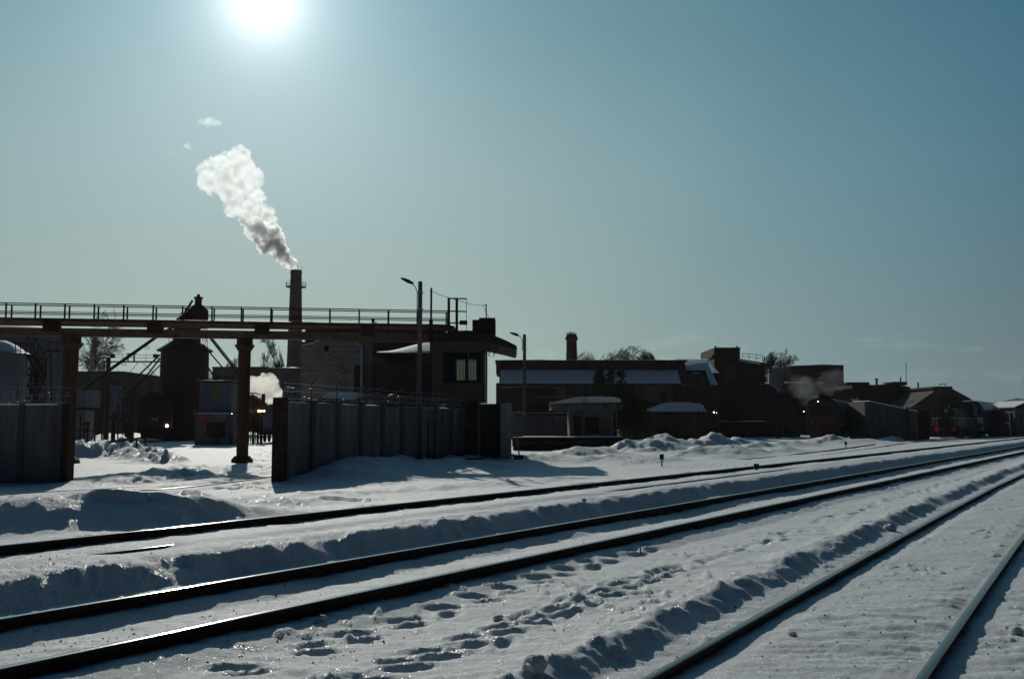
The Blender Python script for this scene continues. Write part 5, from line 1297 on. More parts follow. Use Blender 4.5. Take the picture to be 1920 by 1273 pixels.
lump(606, 1158, .03, 'tiny cube-like snow crumb just below the near rail of the middle track'); lump(1487, 1170, .035, 'flat snow crumb by the shadow of the right-hand track'); lump(1000, 983, .05, 'little dark lump behind the far rail of the middle track'); lump(1094, 965, .06, 'brownish lump on the bank above the middle track')
# ------------------------------------------------------------------ tower house and works at right
Y_ = 140.0
tb_ = bldg(1390, Y_, 'dark brick tower house with sloping railed roof beyond the snow mounds', 'tower_house')
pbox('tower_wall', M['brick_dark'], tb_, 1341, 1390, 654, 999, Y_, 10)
pbox('parapet', M['brick_dark'], tb_, 1343, 1391.5, 651.5, 654, Y_ - .15, 10.3)
pbox('side_wall', M['brick_dark'], tb_, 1390.1, 1437, 684, 999, Y_ + .4, 9)
q = MB(); q.prism_y([(XA(1390, Y_), ZA(684, Y_)), (XA(1437, Y_), ZA(684, Y_)), (XA(1437, Y_), ZA(680, Y_)), (XA(1390, Y_), ZA(672.5, Y_))], Y_ + .4, Y_ + 9.4); q.build('roof_wedge', M['brick_dark'], tb_)
q = MB(); q.hexa([(XA(1388, Y_), Y_ - .1, ZA(677, Y_)), (XA(1430, Y_), Y_ - .1, ZA(684, Y_)), (XA(1430, Y_), Y_ + .39, ZA(683, Y_)), (XA(1388, Y_), Y_ + .39, ZA(676, Y_)), (XA(1388, Y_), Y_ - .1, ZA(672, Y_)), (XA(1424, Y_), Y_ - .1, ZA(679.5, Y_)), (XA(1424, Y_), Y_ + .39, ZA(679, Y_)), (XA(1388, Y_), Y_ + .39, ZA(671.6, Y_))]); q.build('roof_snow', M['snow_roof'], tb_)
q = MB(); q.prism_y([(XA(1384, Y_), ZA(671.2, Y_)), (XA(1437, Y_), ZA(679.5, Y_)), (XA(1447, Y_), ZA(684, Y_)), (XA(1447, Y_), ZA(686, Y_)), (XA(1437, Y_), ZA(682, Y_)), (XA(1384, Y_), ZA(673, Y_))], Y_ + .5, Y_ + 9.2); q.build('roof', M['tar'], tb_)
for px in (1344.5, 1385): pbox('corner_stub', M['brick_dark'], tb_, px - 1.3, px + 1.3, 648.5, 654, Y_ + .1, .5)
pbox('ledge', M['brick_dark'], tb_, 1337, 1342, 665, 669.5, Y_ + .5, 3)
w_ = pbox('window', M['wood_dark'], tb_, 1357, 1372, 658, 673, Y_ - .12, .1); MB().box(XA(1358.5, Y_), XA(1370.5, Y_), Y_ - .15, Y_ - .12, ZA(672, Y_), ZA(659, Y_)).build('pane', M['glass'], w_)
pbox('plaster_patch', M['plaster_dark'], tb_, 1358, 1382, 686, 712, Y_ - .05, .04)
rl_ = MB(); rl_.tube([D(1392, 662.5, Y_ + 1), D(1404, 663.5, Y_ + 1), D(1430, 666.5, Y_ + 1)], .035, 4); rl_.tube([D(1392, 668, Y_ + 1), D(1430, 672, Y_ + 1)], .025, 4)
for px, y0, y1 in ((1392, 662, 672), (1404.5, 663, 675), (1418, 665, 677), (1430, 666, 679)): rl_.tube([D(px, y0, Y_ + 1), D(px, y1, Y_ + 1)], .035, 4)
rl_.build('roof_railing', M['steel_dark'], tb_)
for a, b in (((1433, 668), (1433, 679)), ((1436, 671), (1430, 677)), ((1447, 686), (1447, 700)), ((1442, 686), (1442, 700)), ((1437, 690), (1447, 690)), ((1437, 696), (1447, 698)), ((1437, 701), (1446, 690))): MB().tube([D(*a, Y_ + 1), D(*b, Y_ + 1)], .07, 4).build('balcony_bar', M['rust_dark'], tb_)
for px, py, w in ((1452, 0, 0),): pass
pbox('lower_block', M['brick_dark'], tb_, 1330, 1462, 745, 999, Y_ - 2, 1.8)
# sloping shed running right from the tower foot
Y2 = 136.0
sh1 = bldg(1490, Y2, 'dark shed with a roofline sloping down from the tower house towards the block', 'shed', 'shed')
MB().prism_y([(XA(a, Y2), ZA(b, Y2) if b < 900 else -.3) for a, b in ((1300, 999), (1500, 999), (1500, 742), (1462, 735), (1452, 727), (1443, 722), (1436, 720.5), (1345, 728), (1300, 760))][::-1], Y2, Y2 + 3).build('wall', M['brick_dark'], sh1)
q = MB(); pts = [(1436, 720.3), (1444, 721), (1453, 726), (1462, 734)]
for i in range(3):
    (a, b), (c, d) = pts[i], pts[i + 1]; z = .13
    q.hexa([(XA(a, Y2), Y2 - .1, ZA(b, Y2)), (XA(c, Y2), Y2 - .1, ZA(d, Y2)), (XA(c, Y2), Y2 + 3, ZA(d, Y2)), (XA(a, Y2), Y2 + 3, ZA(b, Y2)), (XA(a, Y2), Y2 - .1, ZA(b, Y2) + z), (XA(c, Y2), Y2 - .1, ZA(d, Y2) + z), (XA(c, Y2), Y2 + 3, ZA(d, Y2) + z), (XA(a, Y2), Y2 + 3, ZA(b, Y2) + z)])
q.build('roof_snow', M['snow_roof'], sh1)
# domed tank on the roof behind
Y3 = 160
dt = thing('domed_tank', (XA(1461, Y3), Y3 + 1.5, 0), 'small grey cylindrical tank with pointed lid between tower house and dark block', 'tank')
c_ = (XA(1461, Y3), Y3 + 1.5, 0); r_ = XA(1475.5, Y3) - XA(1461, Y3)
MB().lathe(c_, [(r_, 0), (r_, ZA(694, Y3)), (r_ * .9, ZA(690.5, Y3)), (r_ * .45, ZA(687.2, Y3)), (.12, ZA(685.5, Y3))], 24).build('shell', M['tank'], dt, smooth=True)
# works behind
wb = bldg(1540, 165, 'long dark works building with a tall boxy penthouse, smoke drifting before it'); Y4 = 165
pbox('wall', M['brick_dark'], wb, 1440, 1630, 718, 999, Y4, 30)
snowcap(wb, 1440, 1545, 718, Y4, 8, .35, 4, nx=20)
q = MB(); q.prism_z([(XA(1498, Y4), Y4 + 4), (XA(1545, Y4), Y4 + .5), (XA(1592, Y4), Y4 + 2), (XA(1599, Y4), Y4 + 12), (XA(1505, Y4), Y4 + 14)], ZA(718, Y4) + .02, ZA(686, Y4 + 2)); q.build('penthouse', M['brick_dark'], wb)
q = MB(); q.prism_z([(XA(1497.5, Y4), Y4 + 3.8), (XA(1545, Y4), Y4 + .2), (XA(1592.5, Y4), Y4 + 1.8), (XA(1600, Y4), Y4 + 12.2), (XA(1505, Y4), Y4 + 14.2)], ZA(686, Y4 + 2) + .01, ZA(684.6, Y4 + 2)); q.build('roof_slab', M['tar'], wb)
pbox('stepped_wall', M['brick_dark'], wb, 1592, 1632, 716.5, 999, Y4 - .4, 10)
for k in range(5): w_ = pbox('window', M['wood_dark'], wb, 1505 + k * 17, 1514 + k * 17, 736, 752, Y4 - .15, .14)
Y5 = 150
w2 = bldg(1670, Y5, 'stepped dark workshop with round topped roof and several flue pipes')
pbox('wall', M['brick_dark'], w2, 1612, 1715, 728, 999, Y5, 18)
MB().prism_y([(XA(a, Y5), ZA(b, Y5)) for a, b in ((1646, 728), (1710, 728), (1710, 725.5), (1702, 723.5), (1685, 721.5), (1668, 720.3), (1656, 720.5), (1650, 721.5), (1646, 723))][::-1], Y5 + .3, Y5 + 14).build('vaulted_roof', M['tar'], w2)
pbox('flat_block', M['brick_dark'], w2, 1600, 1646, 721.5, 728, Y5 + .2, 12)
pbox('roof_house', M['brick_dark'], w2, 1679, 1703, 717, 722, Y5 + 2, 4); pbox('roof_house_cap', M['tar'], w2, 1677, 1704, 715.5, 717, Y5 + 1.8, 4.4)
for px, y0, w, hat in ((1644.5, 711, 1.9, 1), (1689.8, 708, 1.3, 0)):
    MB().tube([(XA(px, Y5), Y5 - .3, ZA(760, Y5)), (XA(px, Y5), Y5 - .3, ZA(y0, Y5))], XA(960 + w, Y5), 10).build('flue_pipe', M['rust_dark'], w2)
    if hat: MB().lathe((XA(px, Y5), Y5 - .3, 0), [(.34, ZA(711.5, Y5)), (.05, ZA(709, Y5))], 10).build('flue_cowl', M['rust_dark'], w2)
    else: MB().lathe((XA(px, Y5), Y5 - .3, 0), [(.15, ZA(706, Y5)), (.15, ZA(705, Y5))], 10).build('flue_cowl', M['white_paint'], w2)
MB().tube([D(1699, 716, Y5 + 3), D(1699, 680, Y5 + 3)], .05, 4).build('aerial', M['rust_dark'], w2)
pbox('brick_pier', M['plaster_dark'], w2, 1676, 1681, 738, 760, Y5 - .1, .09)
Y6 = 170
w3 = bldg(1730, Y6, 'grey gabled engine shed with a raised ridge vent behind the shunter', 'engine_shed')
pbox('link_block', M['plaster_dark'], w3, 1708, 1754, 728, 999, Y6 + 1, 10); MB().tube([D(1721.5, 745, Y6 - 1), D(1721.5, 717, Y6 - 1)], .14, 6).build('flue_pipe', M['rust_dark'], w3)
Y6 = 140
gp = [(1698, 999), (1698, 765), (1712, 762), (1752, 740), (1771, 738), (1785, 741), (1825, 762), (1840, 768), (1840, 999)]
MB().prism_y([(XA(a, Y6), ZA(b, Y6) if b < 900 else -.3) for a, b in gp][::-1], Y6, Y6 + 22).build('gable_wall', M['plaster_dark'], w3)
q = MB(); q.prism_y([(XA(a, Y6), ZA(b, Y6)) for a, b in ((1704, 764), (1740, 740), (1757, 728), (1781, 728), (1812, 745), (1832, 757), (1832, 760), (1783, 745), (1771, 741), (1757, 744), (1712, 766))][::-1], Y6 - .8, Y6 + 23); q.build('roof', M['plaster_dark'], w3)
pbox('ridge_vent', M['tar'], w3, 1752, 1788, 724.5, 728.5, Y6 - .7, 22)
for px in (1762, 1772): MB().tube([D(px, 724, Y6), D(px, 719, Y6)], .04, 4).build('roof_rod', M['steel_dark'], w3)
MB().tube([D(1760, 720, Y6), D(1774, 720, Y6)], .04, 4).build('roof_rod', M['steel_dark'], w3)
# grey fence wall with snow on its falling top
Y7 = 104
fw = thing('lean_to_shed', (XA(1675, Y7), Y7, 0), 'blue grey lean-to shed whose snowy top slopes down to the right, left of the shunter', 'shed')
MB().prism_y([(XA(a, Y7), ZA(b, Y7) if b < 900 else -.3) for a, b in ((1622, 999), (1720, 999), (1720, 772), (1632, 752.5), (1622, 752.5))][::-1], Y7, Y7 + 5).build('wall', M['concrete_dark'], fw)
q = MB(); z = .14; q.hexa([(XA(1631, Y7), Y7 - .1, ZA(752.6, Y7)), (XA(1720, Y7), Y7 - .1, ZA(772, Y7)), (XA(1720, Y7), Y7 + 5, ZA(772, Y7)), (XA(1631, Y7), Y7 + 5, ZA(752.6, Y7)), (XA(1631, Y7), Y7 - .1, ZA(752.4, Y7) + z * .6), (XA(1720, Y7), Y7 - .1, ZA(772, Y7) + z), (XA(1720, Y7), Y7 + 5, ZA(772, Y7) + z), (XA(1631, Y7), Y7 + 5, ZA(752.4, Y7) + z)]); q.build('roof_snow', M['snow_roof'], fw)
pbox('post', M['steel_dark'], fw, 1701, 1703, 762, 999, Y7 - .3, .2)
for k in range(6): pbox('sheet_seam', M['steel_dark'], fw, 1636 + k * 14, 1636.8 + k * 14, 758 + k * 3.2, 999, Y7 - .05, .04)
pbox('dark_bay', M['brick_dark'], fw, 1720.2, 1742, 770, 999, Y7 + 3, 5)

# locomotives right
lo2 = locomotive((XA(1560, 108), 108, .1), math.pi / 2 - .12 - .31, 'dark locomotive smoking faintly before the works, left of the lean-to shed', M['steel_dark'], M['red_paint'], L=16, W_=3.2, H_=4.3, hood=None,
                 lamps=[(-8.06, .35, 3.9, .035, 'lamp_white'), (-8.06, 1.75, 2.9, .03, 'lamp_white')])
dv = Vector((DU[0], DU[1], 0))
rzL = math.atan2(DU[1], DU[0])
cL = Vector((LOCO_P.x, LOCO_P.y, 0)) + dv * 8.8
lo3 = locomotive((cL.x, cL.y, ZR_A - .22), rzL, 'dark shunting locomotive with two red buffer heads parked on the siding at right', M['green_paint'], M['steel_dark'], L=16.5, W_=3.1, H_=4.3, hood=True, buffers='red_bright', lamps=[])
cL2 = cL + dv * 18.2
lo4 = locomotive((cL2.x, cL2.y, ZR_A - .22), rzL, 'second locomotive with thick snow on its rounded roof coupled behind the shunter', M['blue_paint'], M['white_paint'], L=17.2, W_=3.15, H_=4.4, snow=True)
# big dark machine parked before tower, coal wagon row
cw = thing('coal_wagon', (XA(1440, 118), 118, 0), 'dark open wagon standing below the tower house, snow along its sill', 'wagon'); Yc = 118
pbox('body', M['rust_dark'], cw, 1352, 1500, 790, 812, Yc, 3); pbox('frame', M['steel_dark'], cw, 1352, 1500, 812, 816, Yc + .2, 2.6)
for k in range(12): pbox('rib', M['rust_dark'], cw, 1356 + k * 12.5, 1358 + k * 12.5, 790, 812, Yc - .12, .11)
for px in (1368, 1392, 1460, 1484):
    c = D(px, 817, Yc + .6); MB().prism_y([(c.x + .48 * math.cos(a), .55 + .48 * math.sin(a)) for a in [2 * math.pi * i / 14 for i in range(14)]], Yc + .5, Yc + .65).build('wheel', M['steel_dark'], cw)
snowcap(cw, 1356, 1440, 790, Yc, 2.8, .07, 8, nx=16)
tl = thing('yard_lamp', (XA(1338, 112), 112, 0), 'short yard post carrying two small lit white lamps by the tower house foot', 'lamp post')
MB().tube([(XA(1340, 112), 112, -.2), (XA(1340, 112), 112, ZA(768, 112))], .12, 6).build('post', M['rust_dark'], tl)
MB().tube([(XA(1346, 112), 112, -.2), (XA(1346, 112), 112, ZA(772, 112))], .10, 6).build('post', M['rust_dark'], tl)
MB().tube([D(1338.5, 773, 111.8), D(1338.5, 773, 111.7)], .065, 10).build('lamp', M['lamp_white'], tl); MB().tube([D(1343.5, 774, 111.8), D(1343.5, 774, 111.7)], .03, 8).build('lamp', M['lamp_white'], tl)
# right edge: signal, small house, pole
sgn = thing('railway_signal', (XA(1894.5, 120), 120, 0), 'dark railway signal with a pale bracket behind the parked locomotives at the right edge', 'signal')
MB().tube([(XA(1894.5, 120), 120, 0), (XA(1894.5, 120), 120, ZA(773, 120))], .09, 6).build('mast', M['steel_dark'], sgn)
MB().box(XA(1891.5, 120), XA(1897.5, 120), 119.7, 119.9, ZA(788, 120), ZA(774, 120)).build('signal_head', M['steel_dark'], sgn)
MB().tube([D(1886, 793, 120), D(1893, 791.5, 120), D(1893, 801, 120)], .05, 5).build('bracket', M['white_paint'], sgn)
hs = bldg(1930, 130, 'small dark house with snowy gable roof cut by the right edge of the picture', 'house', 'house')
pbox('wall', M['plaster_blue'], hs, 1906, 1990, 767, 999, 130, 8); pbox('corner_board', M['plaster'], hs, 1904, 1906.5, 765, 999, 129.9, .3)
q = MB(); q.prism_y([(XA(a, 130), ZA(b, 130)) for a, b in ((1902, 764), (1930, 752), (1960, 746), (1998, 766))][::-1], 129.7, 139); q.build('roof', M['tar'], hs)
q = MB(); q.hexa([(XA(1902, 130), 129.8, ZA(764, 130)), (XA(1930, 130), 129.8, ZA(752, 130)), (XA(1930, 130), 138, ZA(752, 130)), (XA(1902, 130), 138, ZA(764, 130)), (XA(1902, 130), 129.8, ZA(762.5, 130)), (XA(1930, 130), 129.8, ZA(750.5, 130)), (XA(1930, 130), 138, ZA(750.5, 130)), (XA(1902, 130), 138, ZA(762.5, 130))]); q.build('roof_snow', M['snow_roof'], hs)
pbox('window', M['glass'], hs, 1911, 1918, 776, 792, 129.95, .06)
f2 = thing('picket_fence', (XA(1895, 135), 135, 0), 'low dark fence in the distance between signal and small house', 'fence')
for k in range(9): pbox('picket', M['wood_dark'], f2, 1884 + k * 2.6, 1885 + k * 2.6, 797, 999, 135, .1)
pbox('rail', M['wood_dark'], f2, 1883, 1907, 800, 801.5, 134.9, .1)

# ------------------------------------------------------------------ trees
def tree(px, pyt, pyb, Y, spread, label, seed, depth=5, m='bark', name='bare_tree', droop=0.0, trunkf=.3, dens=3, lean=0.0, group='bare winter trees', cat='tree', base=0.0):
    rnd = random.Random(seed); x = XA(px, Y); H = ZA(pyt, Y) - base; W_ = spread / 1873.0 * Y / 2
    t = thing(name, (x, Y, base), label, cat, group)
    tm_, cm = MB(), MB()
    r0 = H * .018 + .03
    def grow(p, d, L, r, lv):
        k = 3 if lv else 6; pts = [p]; q = p.copy(); dd = d.copy()
        for i in range(k):
            dd = (dd + Vector((rnd.gauss(0, .14), rnd.gauss(0, .14), rnd.gauss(.05, .07) - droop * lv * .09))).normalized(); q = q + dd * (L / k); pts.append(q.copy())
        rs_ = [r * (1 - .6 * i / k) for i in range(k + 1)]
        (tm_ if lv <= 1 else cm).tube(pts, rs_, 5 if lv < 2 else 3, False)
        if lv >= depth: return
        n = dens + (8 if lv == 0 else rnd.randint(0, 1))
        for j in range(n):
            f = rnd.uniform(trunkf if lv == 0 else .25, 1.0); idx = min(k - 1, int(f * k)); pos = pts[idx].lerp(pts[idx + 1], f * k - idx)
            a = rnd.uniform(0, 2 * math.pi); s = Vector((math.cos(a), math.sin(a), 0)); out = rnd.uniform(.5, .9)
            nd = (dd * (1 - out * .55) + s * out * min(1.2, W_ / (H * .38)) + Vector((0, 0, .30))).normalized()
            grow(pos, nd, L * rnd.uniform(.5, .72) if lv else L * rnd.uniform(.42, .6), max(.016 * Y / 100, r * (1 - .6 * f) * .55), lv + 1)
    grow(Vector((x, Y, base - .3)), Vector((lean, 0, 1)).normalized(), H * .72, r0, 0)
    zs = sorted(v[2] for v in cm.v); top = zs[int(len(zs) * .88)]
    f = H / max(.1, top - base); xs = sorted(abs(v[0] - x) for v in cm.v); g = min(2.2, max(.5, W_ / max(.1, xs[int(len(xs) * .78)])))
    for q_ in (tm_, cm): q_.v = [(x + (v[0] - x) * g, Y + (v[1] - Y) * g, base + (v[2] - base) * f) for v in q_.v]
    zc_, rz_ = base + H * .56, H * .46
    nv = []
    for v in cm.v:
        e = Vector(((v[0] - x) / max(W_, .1), (v[1] - Y) / max(W_, .1), (v[2] - zc_) / rz_)); dq = e.length
        if dq > .85 and droop == 0: e = e * ((.85 + .2 * math.tanh((dq - .85) / .4)) / dq)
        nv.append((x + e.x * W_, Y + e.y * W_, zc_ + e.z * rz_))
    cm.v = nv
    # twig thickness never below about a third of a pixel at this distance
    tm_.build('trunk', M[m], t); cm.build('crown', M[m], t)
    return t
tree(158, 628, 698, 158, 42, 'slender birch with hanging twigs rising behind the long dark hall', 3, 5, 'bark_birch', droop=.9, dens=4, name='birch_tree')
tree(498, 632, 690, 195, 66, 'round crowned bare tree just right of the middle pillar', 8, 5, dens=4, base=0)
tree(440, 662, 690, 196, 54, 'loose bare tree between the coaling tower and the middle pillar', 12, 5, dens=3)
for i, (px, py, w, Y) in enumerate(((186, 688, 30, 175), (215, 690, 26, 175), (245, 722, 36, 150), (272, 716, 34, 150), (288, 698, 26, 155), (305, 704, 30, 150), (232, 712, 30, 152), (260, 728, 30, 140))):
    tree(px, py, 760, Y, w, ['thin scrub tree behind the long dark hall, left of the gantry post', 'thin scrub tree at the right end of the long dark hall', 'bushy scrub tree left of the red locomotive roof', 'wide scrub tree above the red locomotive roof', 'tallest upright scrub tree beside the coaling tower', 'scrub tree partly hidden by the coaling tower silo', 'scrub tree under the lowest spouts of the tower', 'short scrub tree nearest the pump rack'][i], 30 + i, 4, 'bark_birch', dens=4, trunkf=.1, group='scrub trees by the tower')
tree(1093, 654, 676, 190, 70, 'small faint bare tree close to the broken chimney', 41, 4, dens=4, trunkf=.5); tree(1162, 658, 676, 190, 80, 'left one of the pair of bare tree tops above the workshop ridge', 42, 4, dens=4, trunkf=.5)
tree(1190, 650, 676, 190, 100, 'right and larger one of the pair of bare tree tops above the workshop ridge', 43, 5, dens=4, trunkf=.5)
tree(1470, 652, 712, 175, 84, 'bare tree between the tower house and the dark penthouse', 44, 5, dens=4); tree(1486, 674, 712, 178, 60, 'low bare tree touching the penthouse edge', 45, 4, dens=4)
tree(1905, 745, 800, 200, 44, 'small bare tree beyond the signal at the right edge', 46, 4, dens=4); tree(1890, 752, 800, 210, 40, 'smallest bare tree just right of the snowy locomotive', 47, 4, dens=4)
# twig reaching into the frame at right
# dark conifers and brush between kiosk and workshop
def conifer(px, pyt, Y, w, label, seed, n=420, name='pine_tree'):
    rnd = random.Random(seed); x = XA(px, Y); H = ZA(pyt, Y); R = w / 1873 * Y / 2
    t = thing(name, (x, Y, 0), label, 'tree', 'dark pines and brush behind the kiosk')
    MB().tube([(x, Y, -.2), (x + .1, Y, H * .6), (x, Y, H * .97)], [.13, .09, .02], 6).build('trunk', M['bark'], t)
    c = MB()
    for i in range(n):
        f = rnd.random() ** .8; z = H * (.22 + .78 * f); rad = R * (1 - f) ** .7 * rnd.uniform(.3, 1.1) + .1; a = rnd.uniform(0, 6.283)
        p = Vector((x + rad * math.cos(a), Y + rad * math.sin(a), z)); 
        for k in range(4):
            d = Vector((rnd.gauss(0, 1), rnd.gauss(0, 1), rnd.gauss(.5, .7))).normalized() * rnd.uniform(.3, .6); s = d.cross(Vector((rnd.random(), rnd.random(), rnd.random()))).normalized() * .06
            c.add([p - s, p + s, p + d], [(0, 1, 2)])
    c.build('crown', M['needle'], t)
conifer(1124, 697, 80, 42, 'dense dark pine with its top broken off behind the kiosk roof', 1); conifer(1146, 692, 84, 30, 'taller thin pine right of the kiosk mast', 2, 160); conifer(1165, 694, 84, 26, 'thin pine rightmost of the three tall tops', 3, 120)
for i, (px, py, w) in enumerate(((1135, 722, 60), (1165, 730, 50), (1185, 738, 50), (1140, 742, 50), (1205, 755, 50), (1178, 766, 40), (1010, 752, 40), (985, 758, 40), (1320, 776, 30))):
    conifer(px, py, 83 + (i % 3), w, ['broad dark brush behind the kiosk roof ridge', 'dark brush right of the kiosk roof', 'dark brush stepping down right of the kiosk', 'low brush touching the kiosk roof snow', 'brush by the left end of the low shed roof', 'lowest brush beside the sign board', 'brush behind the farther concrete fence, right', 'brush behind the farther concrete fence next to the lamp pole', 'little brush at the right end of the low shed'][i], 20 + i, 260, 'bush')
# bare weeds on the broken chimney
wd = thing('dry_weeds', (c2x, 170, c2z), 'dry weeds sprouting from the broken chimney top', 'weeds'); rnd = random.Random(2); q = MB()
for i in range(90):
    a, r = rnd.uniform(0, 6.28), c2r * rnd.random(); p = Vector((c2x + r * math.cos(a), 170 + r * math.sin(a), c2z - .2)); q.tube([p, p + Vector((rnd.gauss(0, .2), rnd.gauss(0, .2), rnd.uniform(.2, .75)))], [.035, .01], 3, False)
q.build('stems', M['bark'], wd)
# overhanging twig at the right edge
tree(1935, 690, 800, 60, 60, 'twiggy tree just outside the right edge, one branch tip in view', 77, 4, dens=3)

# ------------------------------------------------------------------ smoke and steam
def puff_mesh(name, spine, seed, vox, lump=.35, n=70):
    rnd = random.Random(seed); mb = MB()
    import bmesh
    bm_ = bmesh.new(); bmesh.ops.create_icosphere(bm_, subdivisions=3, radius=1.0); base = np.array([v.co[:] for v in bm_.verts]); fcs = [tuple(v.index for v in f.verts) for f in bm_.faces]; bm_.free()
    P = [Vector(s[:3]) for s in spine]; R = [s[3] for s in spine]; N_ = len(P) - 1
    for i in range(n):
        f = i / (n - 1) * N_; k = min(N_ - 1, int(f)); u = f - k; c = P[k].lerp(P[k + 1], u); r = R[k] * (1 - u) + R[k + 1] * u
        rr_ = r * rnd.uniform(*((.24, .5) if n > 100 else (.38, .72))); off = Vector((rnd.gauss(0, 1), rnd.gauss(0, .8), rnd.gauss(0, 1))); off = off.normalized() * (r - rr_) * rnd.uniform(.4, 1.15)
        c = c + off; w = base * rr_
        X = w + np.array(c[:])
        fr = 1.6 / r
        nz = fbm(X[:, 0] * fr + X[:, 1] * fr * .7, X[:, 2] * fr + X[:, 1] * fr * .3, 4, seed, .6) + .5 * np.abs(fbm(X[:, 0] * fr * 3, X[:, 2] * fr * 3 + X[:, 1] * 2, 3, seed + 5, .6))
        X = np.array(c[:]) + base * (rr_ * (1 + lump * nz))[:, None]
        b = len(mb.v); mb.v += [tuple(q) for q in X]; mb.f += [[b + j for j in f_] for f_ in fcs]; mb.m += [0] * len(fcs)
    o = mb.build(name, M['concrete'])
    rm = o.modifiers.new('r', 'REMESH'); rm.mode = 'VOXEL'; rm.voxel_size = vox
    dg = bpy.context.evaluated_depsgraph_get(); ev = o.evaluated_get(dg); me = bpy.data.meshes.new_from_object(ev)
    o.modifiers.clear(); o.data = me
    co = np.empty(len(me.vertices) * 3); me.vertices.foreach_get('co', co); co = co.reshape(-1, 3)
    no = np.empty(len(me.vertices) * 3); me.vertices.foreach_get('normal', no); no = no.reshape(-1, 3)
    h = vox * 2.2 * fbm(co[:, 0] * .45 / vox + co[:, 1] * .2 / vox, co[:, 2] * .45 / vox, 3, seed + 9)
    co += no * h[:, None]; me.vertices.foreach_set('co', co.ravel()); me.update()
    return o
def vol_mat(name, dens, aniso=.6, col=(1, 1, 1), nscale=None, ramp=None, gradz=None):
    m = bpy.data.materials.new(name); m.use_nodes = True; t = m.node_tree; t.nodes.clear()
    o = N(t, 'ShaderNodeOutputMaterial'); v = N(t, 'ShaderNodeVolumePrincipled'); LK(t, v.outputs[0], o.inputs['Volume'])
    v.inputs['Color'].default_value = (*col, 1); v.inputs['Anisotropy'].default_value = aniso
    d = dens
    if nscale:
        g = N(t, 'ShaderNodeNewGeometry'); n = N(t, 'ShaderNodeTexNoise'); LK(t, g.outputs['Position'], n.inputs[0]); n.inputs['Scale'].default_value = nscale; n.inputs['Detail'].default_value = 7; n.inputs['Roughness'].default_value = .66
        mr = N(t, 'ShaderNodeMapRange'); LK(t, n.outputs[0], mr.inputs[0]); mr.inputs[1].default_value, mr.inputs[2].default_value = ramp
        out = mr.outputs[0]
        if gradz:
            s = N(t, 'ShaderNodeSeparateXYZ'); LK(t, g.outputs['Position'], s.inputs[0])
            zr = N(t, 'ShaderNodeMapRange'); LK(t, s.outputs[2], zr.inputs[0]); zr.inputs[1].default_value, zr.inputs[2].default_value, zr.inputs[3].default_value, zr.inputs[4].default_value = gradz
            out = MATH(t, 'MULTIPLY', out, zr.outputs[0])
        d = MATH(t, 'MULTIPLY', out, dens)
        LK(t, d, v.inputs['Density'])
    else: v.inputs['Density'].default_value = dens
    if nscale: m.cycles.volume_step_rate = 0.35 if hasattr(m.cycles, 'volume_step_rate') else 1
    return m
def spn(pts, Y, dy=0):
    return [(*D(a, b, Y + dy * i)[:], c / 1873 * Y) for i, (a, b, c) in enumerate(pts)]
YS = 251.5
pl = puff_mesh('chimney_smoke', spn([(549, 503, 7), (543, 494, 13), (532, 482, 18), (516, 467, 25), (503, 447, 31), (494, 425, 37), (478, 400, 39), (460, 372, 42), (444, 340, 58), (432, 318, 60), (412, 318, 48), (394, 342, 28)], YS, .6), 5, .36, .7, 190)
pl.data.materials.clear()
zb_, zt_ = ZA(470, YS), ZA(385, YS)
pl.data.materials.append(vol_mat('smoke', 1.0, .55, (1, 1, 1), .36, (.42, .61), (zb_, zt_, 3.2, .34)))
props(pl, 'thick billowing smoke plume leaning left from the tall brick chimney', 'smoke', None, 'stuff')
w_ = puff_mesh('smoke_wisp', spn([(372, 232, 9), (388, 231, 13), (404, 229, 14), (415, 232, 8)], YS + 3), 8, .4, .5, 14); w_.data.materials.clear(); w_.data.materials.append(vol_mat('wisp', .30, .55, (1, 1, 1), .35, (.42, .70))); props(w_, 'small detached wisp of smoke floating above the main plume', 'smoke', None, 'stuff')
for i, (a, b, r) in enumerate(((353, 276, 9), (320, 293, 6), (340, 230, 7), (370, 268, 8), (316, 219, 5))):
    w_ = puff_mesh('smoke_wisp', spn([(a, b, r), (a + 8, b - 5, r * .8)], YS + 3), 20 + i, .4, .5, 5); w_.data.materials.clear(); w_.data.materials.append(bpy.data.materials['wisp2'] if 'wisp2' in bpy.data.materials else vol_mat('wisp2', .15, .55, (1, 1, 1), .4, (.45, .7)))
    props(w_, ['faint scrap of smoke left of the plume top', 'lowest tiny scrap of smoke far left of the plume', 'faint scrap of smoke left of the floating wisp', 'faint scrap of smoke under the floating wisp', 'farthest left tiny scrap of smoke'][i], 'smoke', None, 'stuff')
st_ = puff_mesh('steam_cloud', spn([(526, 788, 5), (522, 772, 12), (515, 755, 18), (508, 738, 23), (501, 722, 26), (492, 718, 24), (480, 726, 20), (472, 716, 14)], 98), 6, .14, .55, 60)
st_.data.materials.clear(); st_.data.materials.append(vol_mat('steam', 1.1, .58, (1, .98, .93), 1.0, (.34, .56))); props(st_, 'bright sunlit steam cloud between the middle pillar and the concrete wall', 'steam', None, 'stuff')
dk = puff_mesh('exhaust_haze', spn([(1532, 765, 10), (1525, 748, 22), (1515, 735, 28), (1490, 725, 32), (1545, 722, 30), (1570, 715, 28)], 118, 1.5), 9, .4, .4, 26)
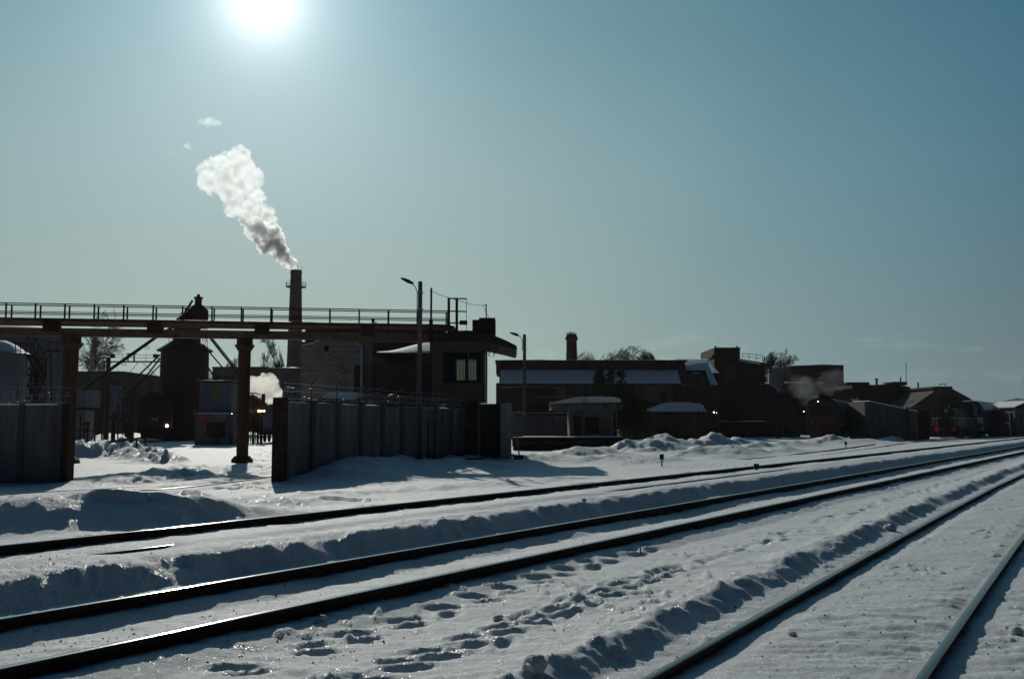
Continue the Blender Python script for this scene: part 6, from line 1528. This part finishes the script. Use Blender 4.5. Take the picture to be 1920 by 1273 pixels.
dk.data.materials.clear(); dk.data.materials.append(vol_mat('exhaust', .045, .5, (.9, .95, 1), .5, (.38, .65))); props(dk, 'thin bluish exhaust smoke hanging before the dark penthouse building', 'smoke', None, 'stuff')

rs3 = random.Random(31); gv = MB()
def chips(n, box, r0, r1):
    for _ in range(n):
        p = G(rs3.uniform(box[0], box[2]), rs3.uniform(box[1], box[3]), .05)
        if any(abs(uv(p.x, p.y)[1] - q) < .1 for q in (v1, v2, v3)): continue
        z = ground_z(p.x, p.y); r = rs3.uniform(r0, r1); a = rs3.uniform(0, 6.28); k = [rs3.uniform(.6, 1.3) for _ in range(4)]
        gv.add([(p.x + r * k[0] * math.cos(a), p.y + r * k[0] * math.sin(a), z), (p.x + r * k[1] * math.cos(a + 2), p.y + r * k[1] * math.sin(a + 2), z), (p.x + r * k[2] * math.cos(a + 4.2), p.y + r * k[2] * math.sin(a + 4.2), z), (p.x, p.y, z + r * k[3] * .8)], [(0, 2, 1), (0, 1, 3), (1, 2, 3), (2, 0, 3)])
chips(260, (10, 1080, 700, 1230), .006, .016); chips(160, (700, 960, 1900, 1230), .006, .018); chips(140, (1400, 1000, 1910, 1268), .005, .013)
chips(50, (1168, 862, 1250, 872), .02, .05); chips(80, (1240, 872, 1420, 884), .015, .035); chips(50, (470, 820, 525, 880), .02, .05); chips(80, (150, 880, 520, 930), .012, .035)
props(gv.build('gravel', M['dirt_snow']), 'dark grit and ballast chips scattered on the snow', None, None, 'stuff')
# thin winter haze over the whole yard
hz = MB().box(-700, 900, -60, 900, -1.4, 46)
hzm = bpy.data.materials.new('haze'); hzm.use_nodes = True; ht = hzm.node_tree; ht.nodes.clear()
ho = N(ht, 'ShaderNodeOutputMaterial'); hv = N(ht, 'ShaderNodeVolumePrincipled'); LK(ht, hv.outputs[0], ho.inputs['Volume'])
hv.inputs['Color'].default_value = (0.95, 0.93, 0.92, 1); hv.inputs['Density'].default_value = 0.00007; hv.inputs['Anisotropy'].default_value = 0.35
props(hz.build('haze', hzm), 'thin pale haze lying over the whole rail yard', None, None, 'stuff')
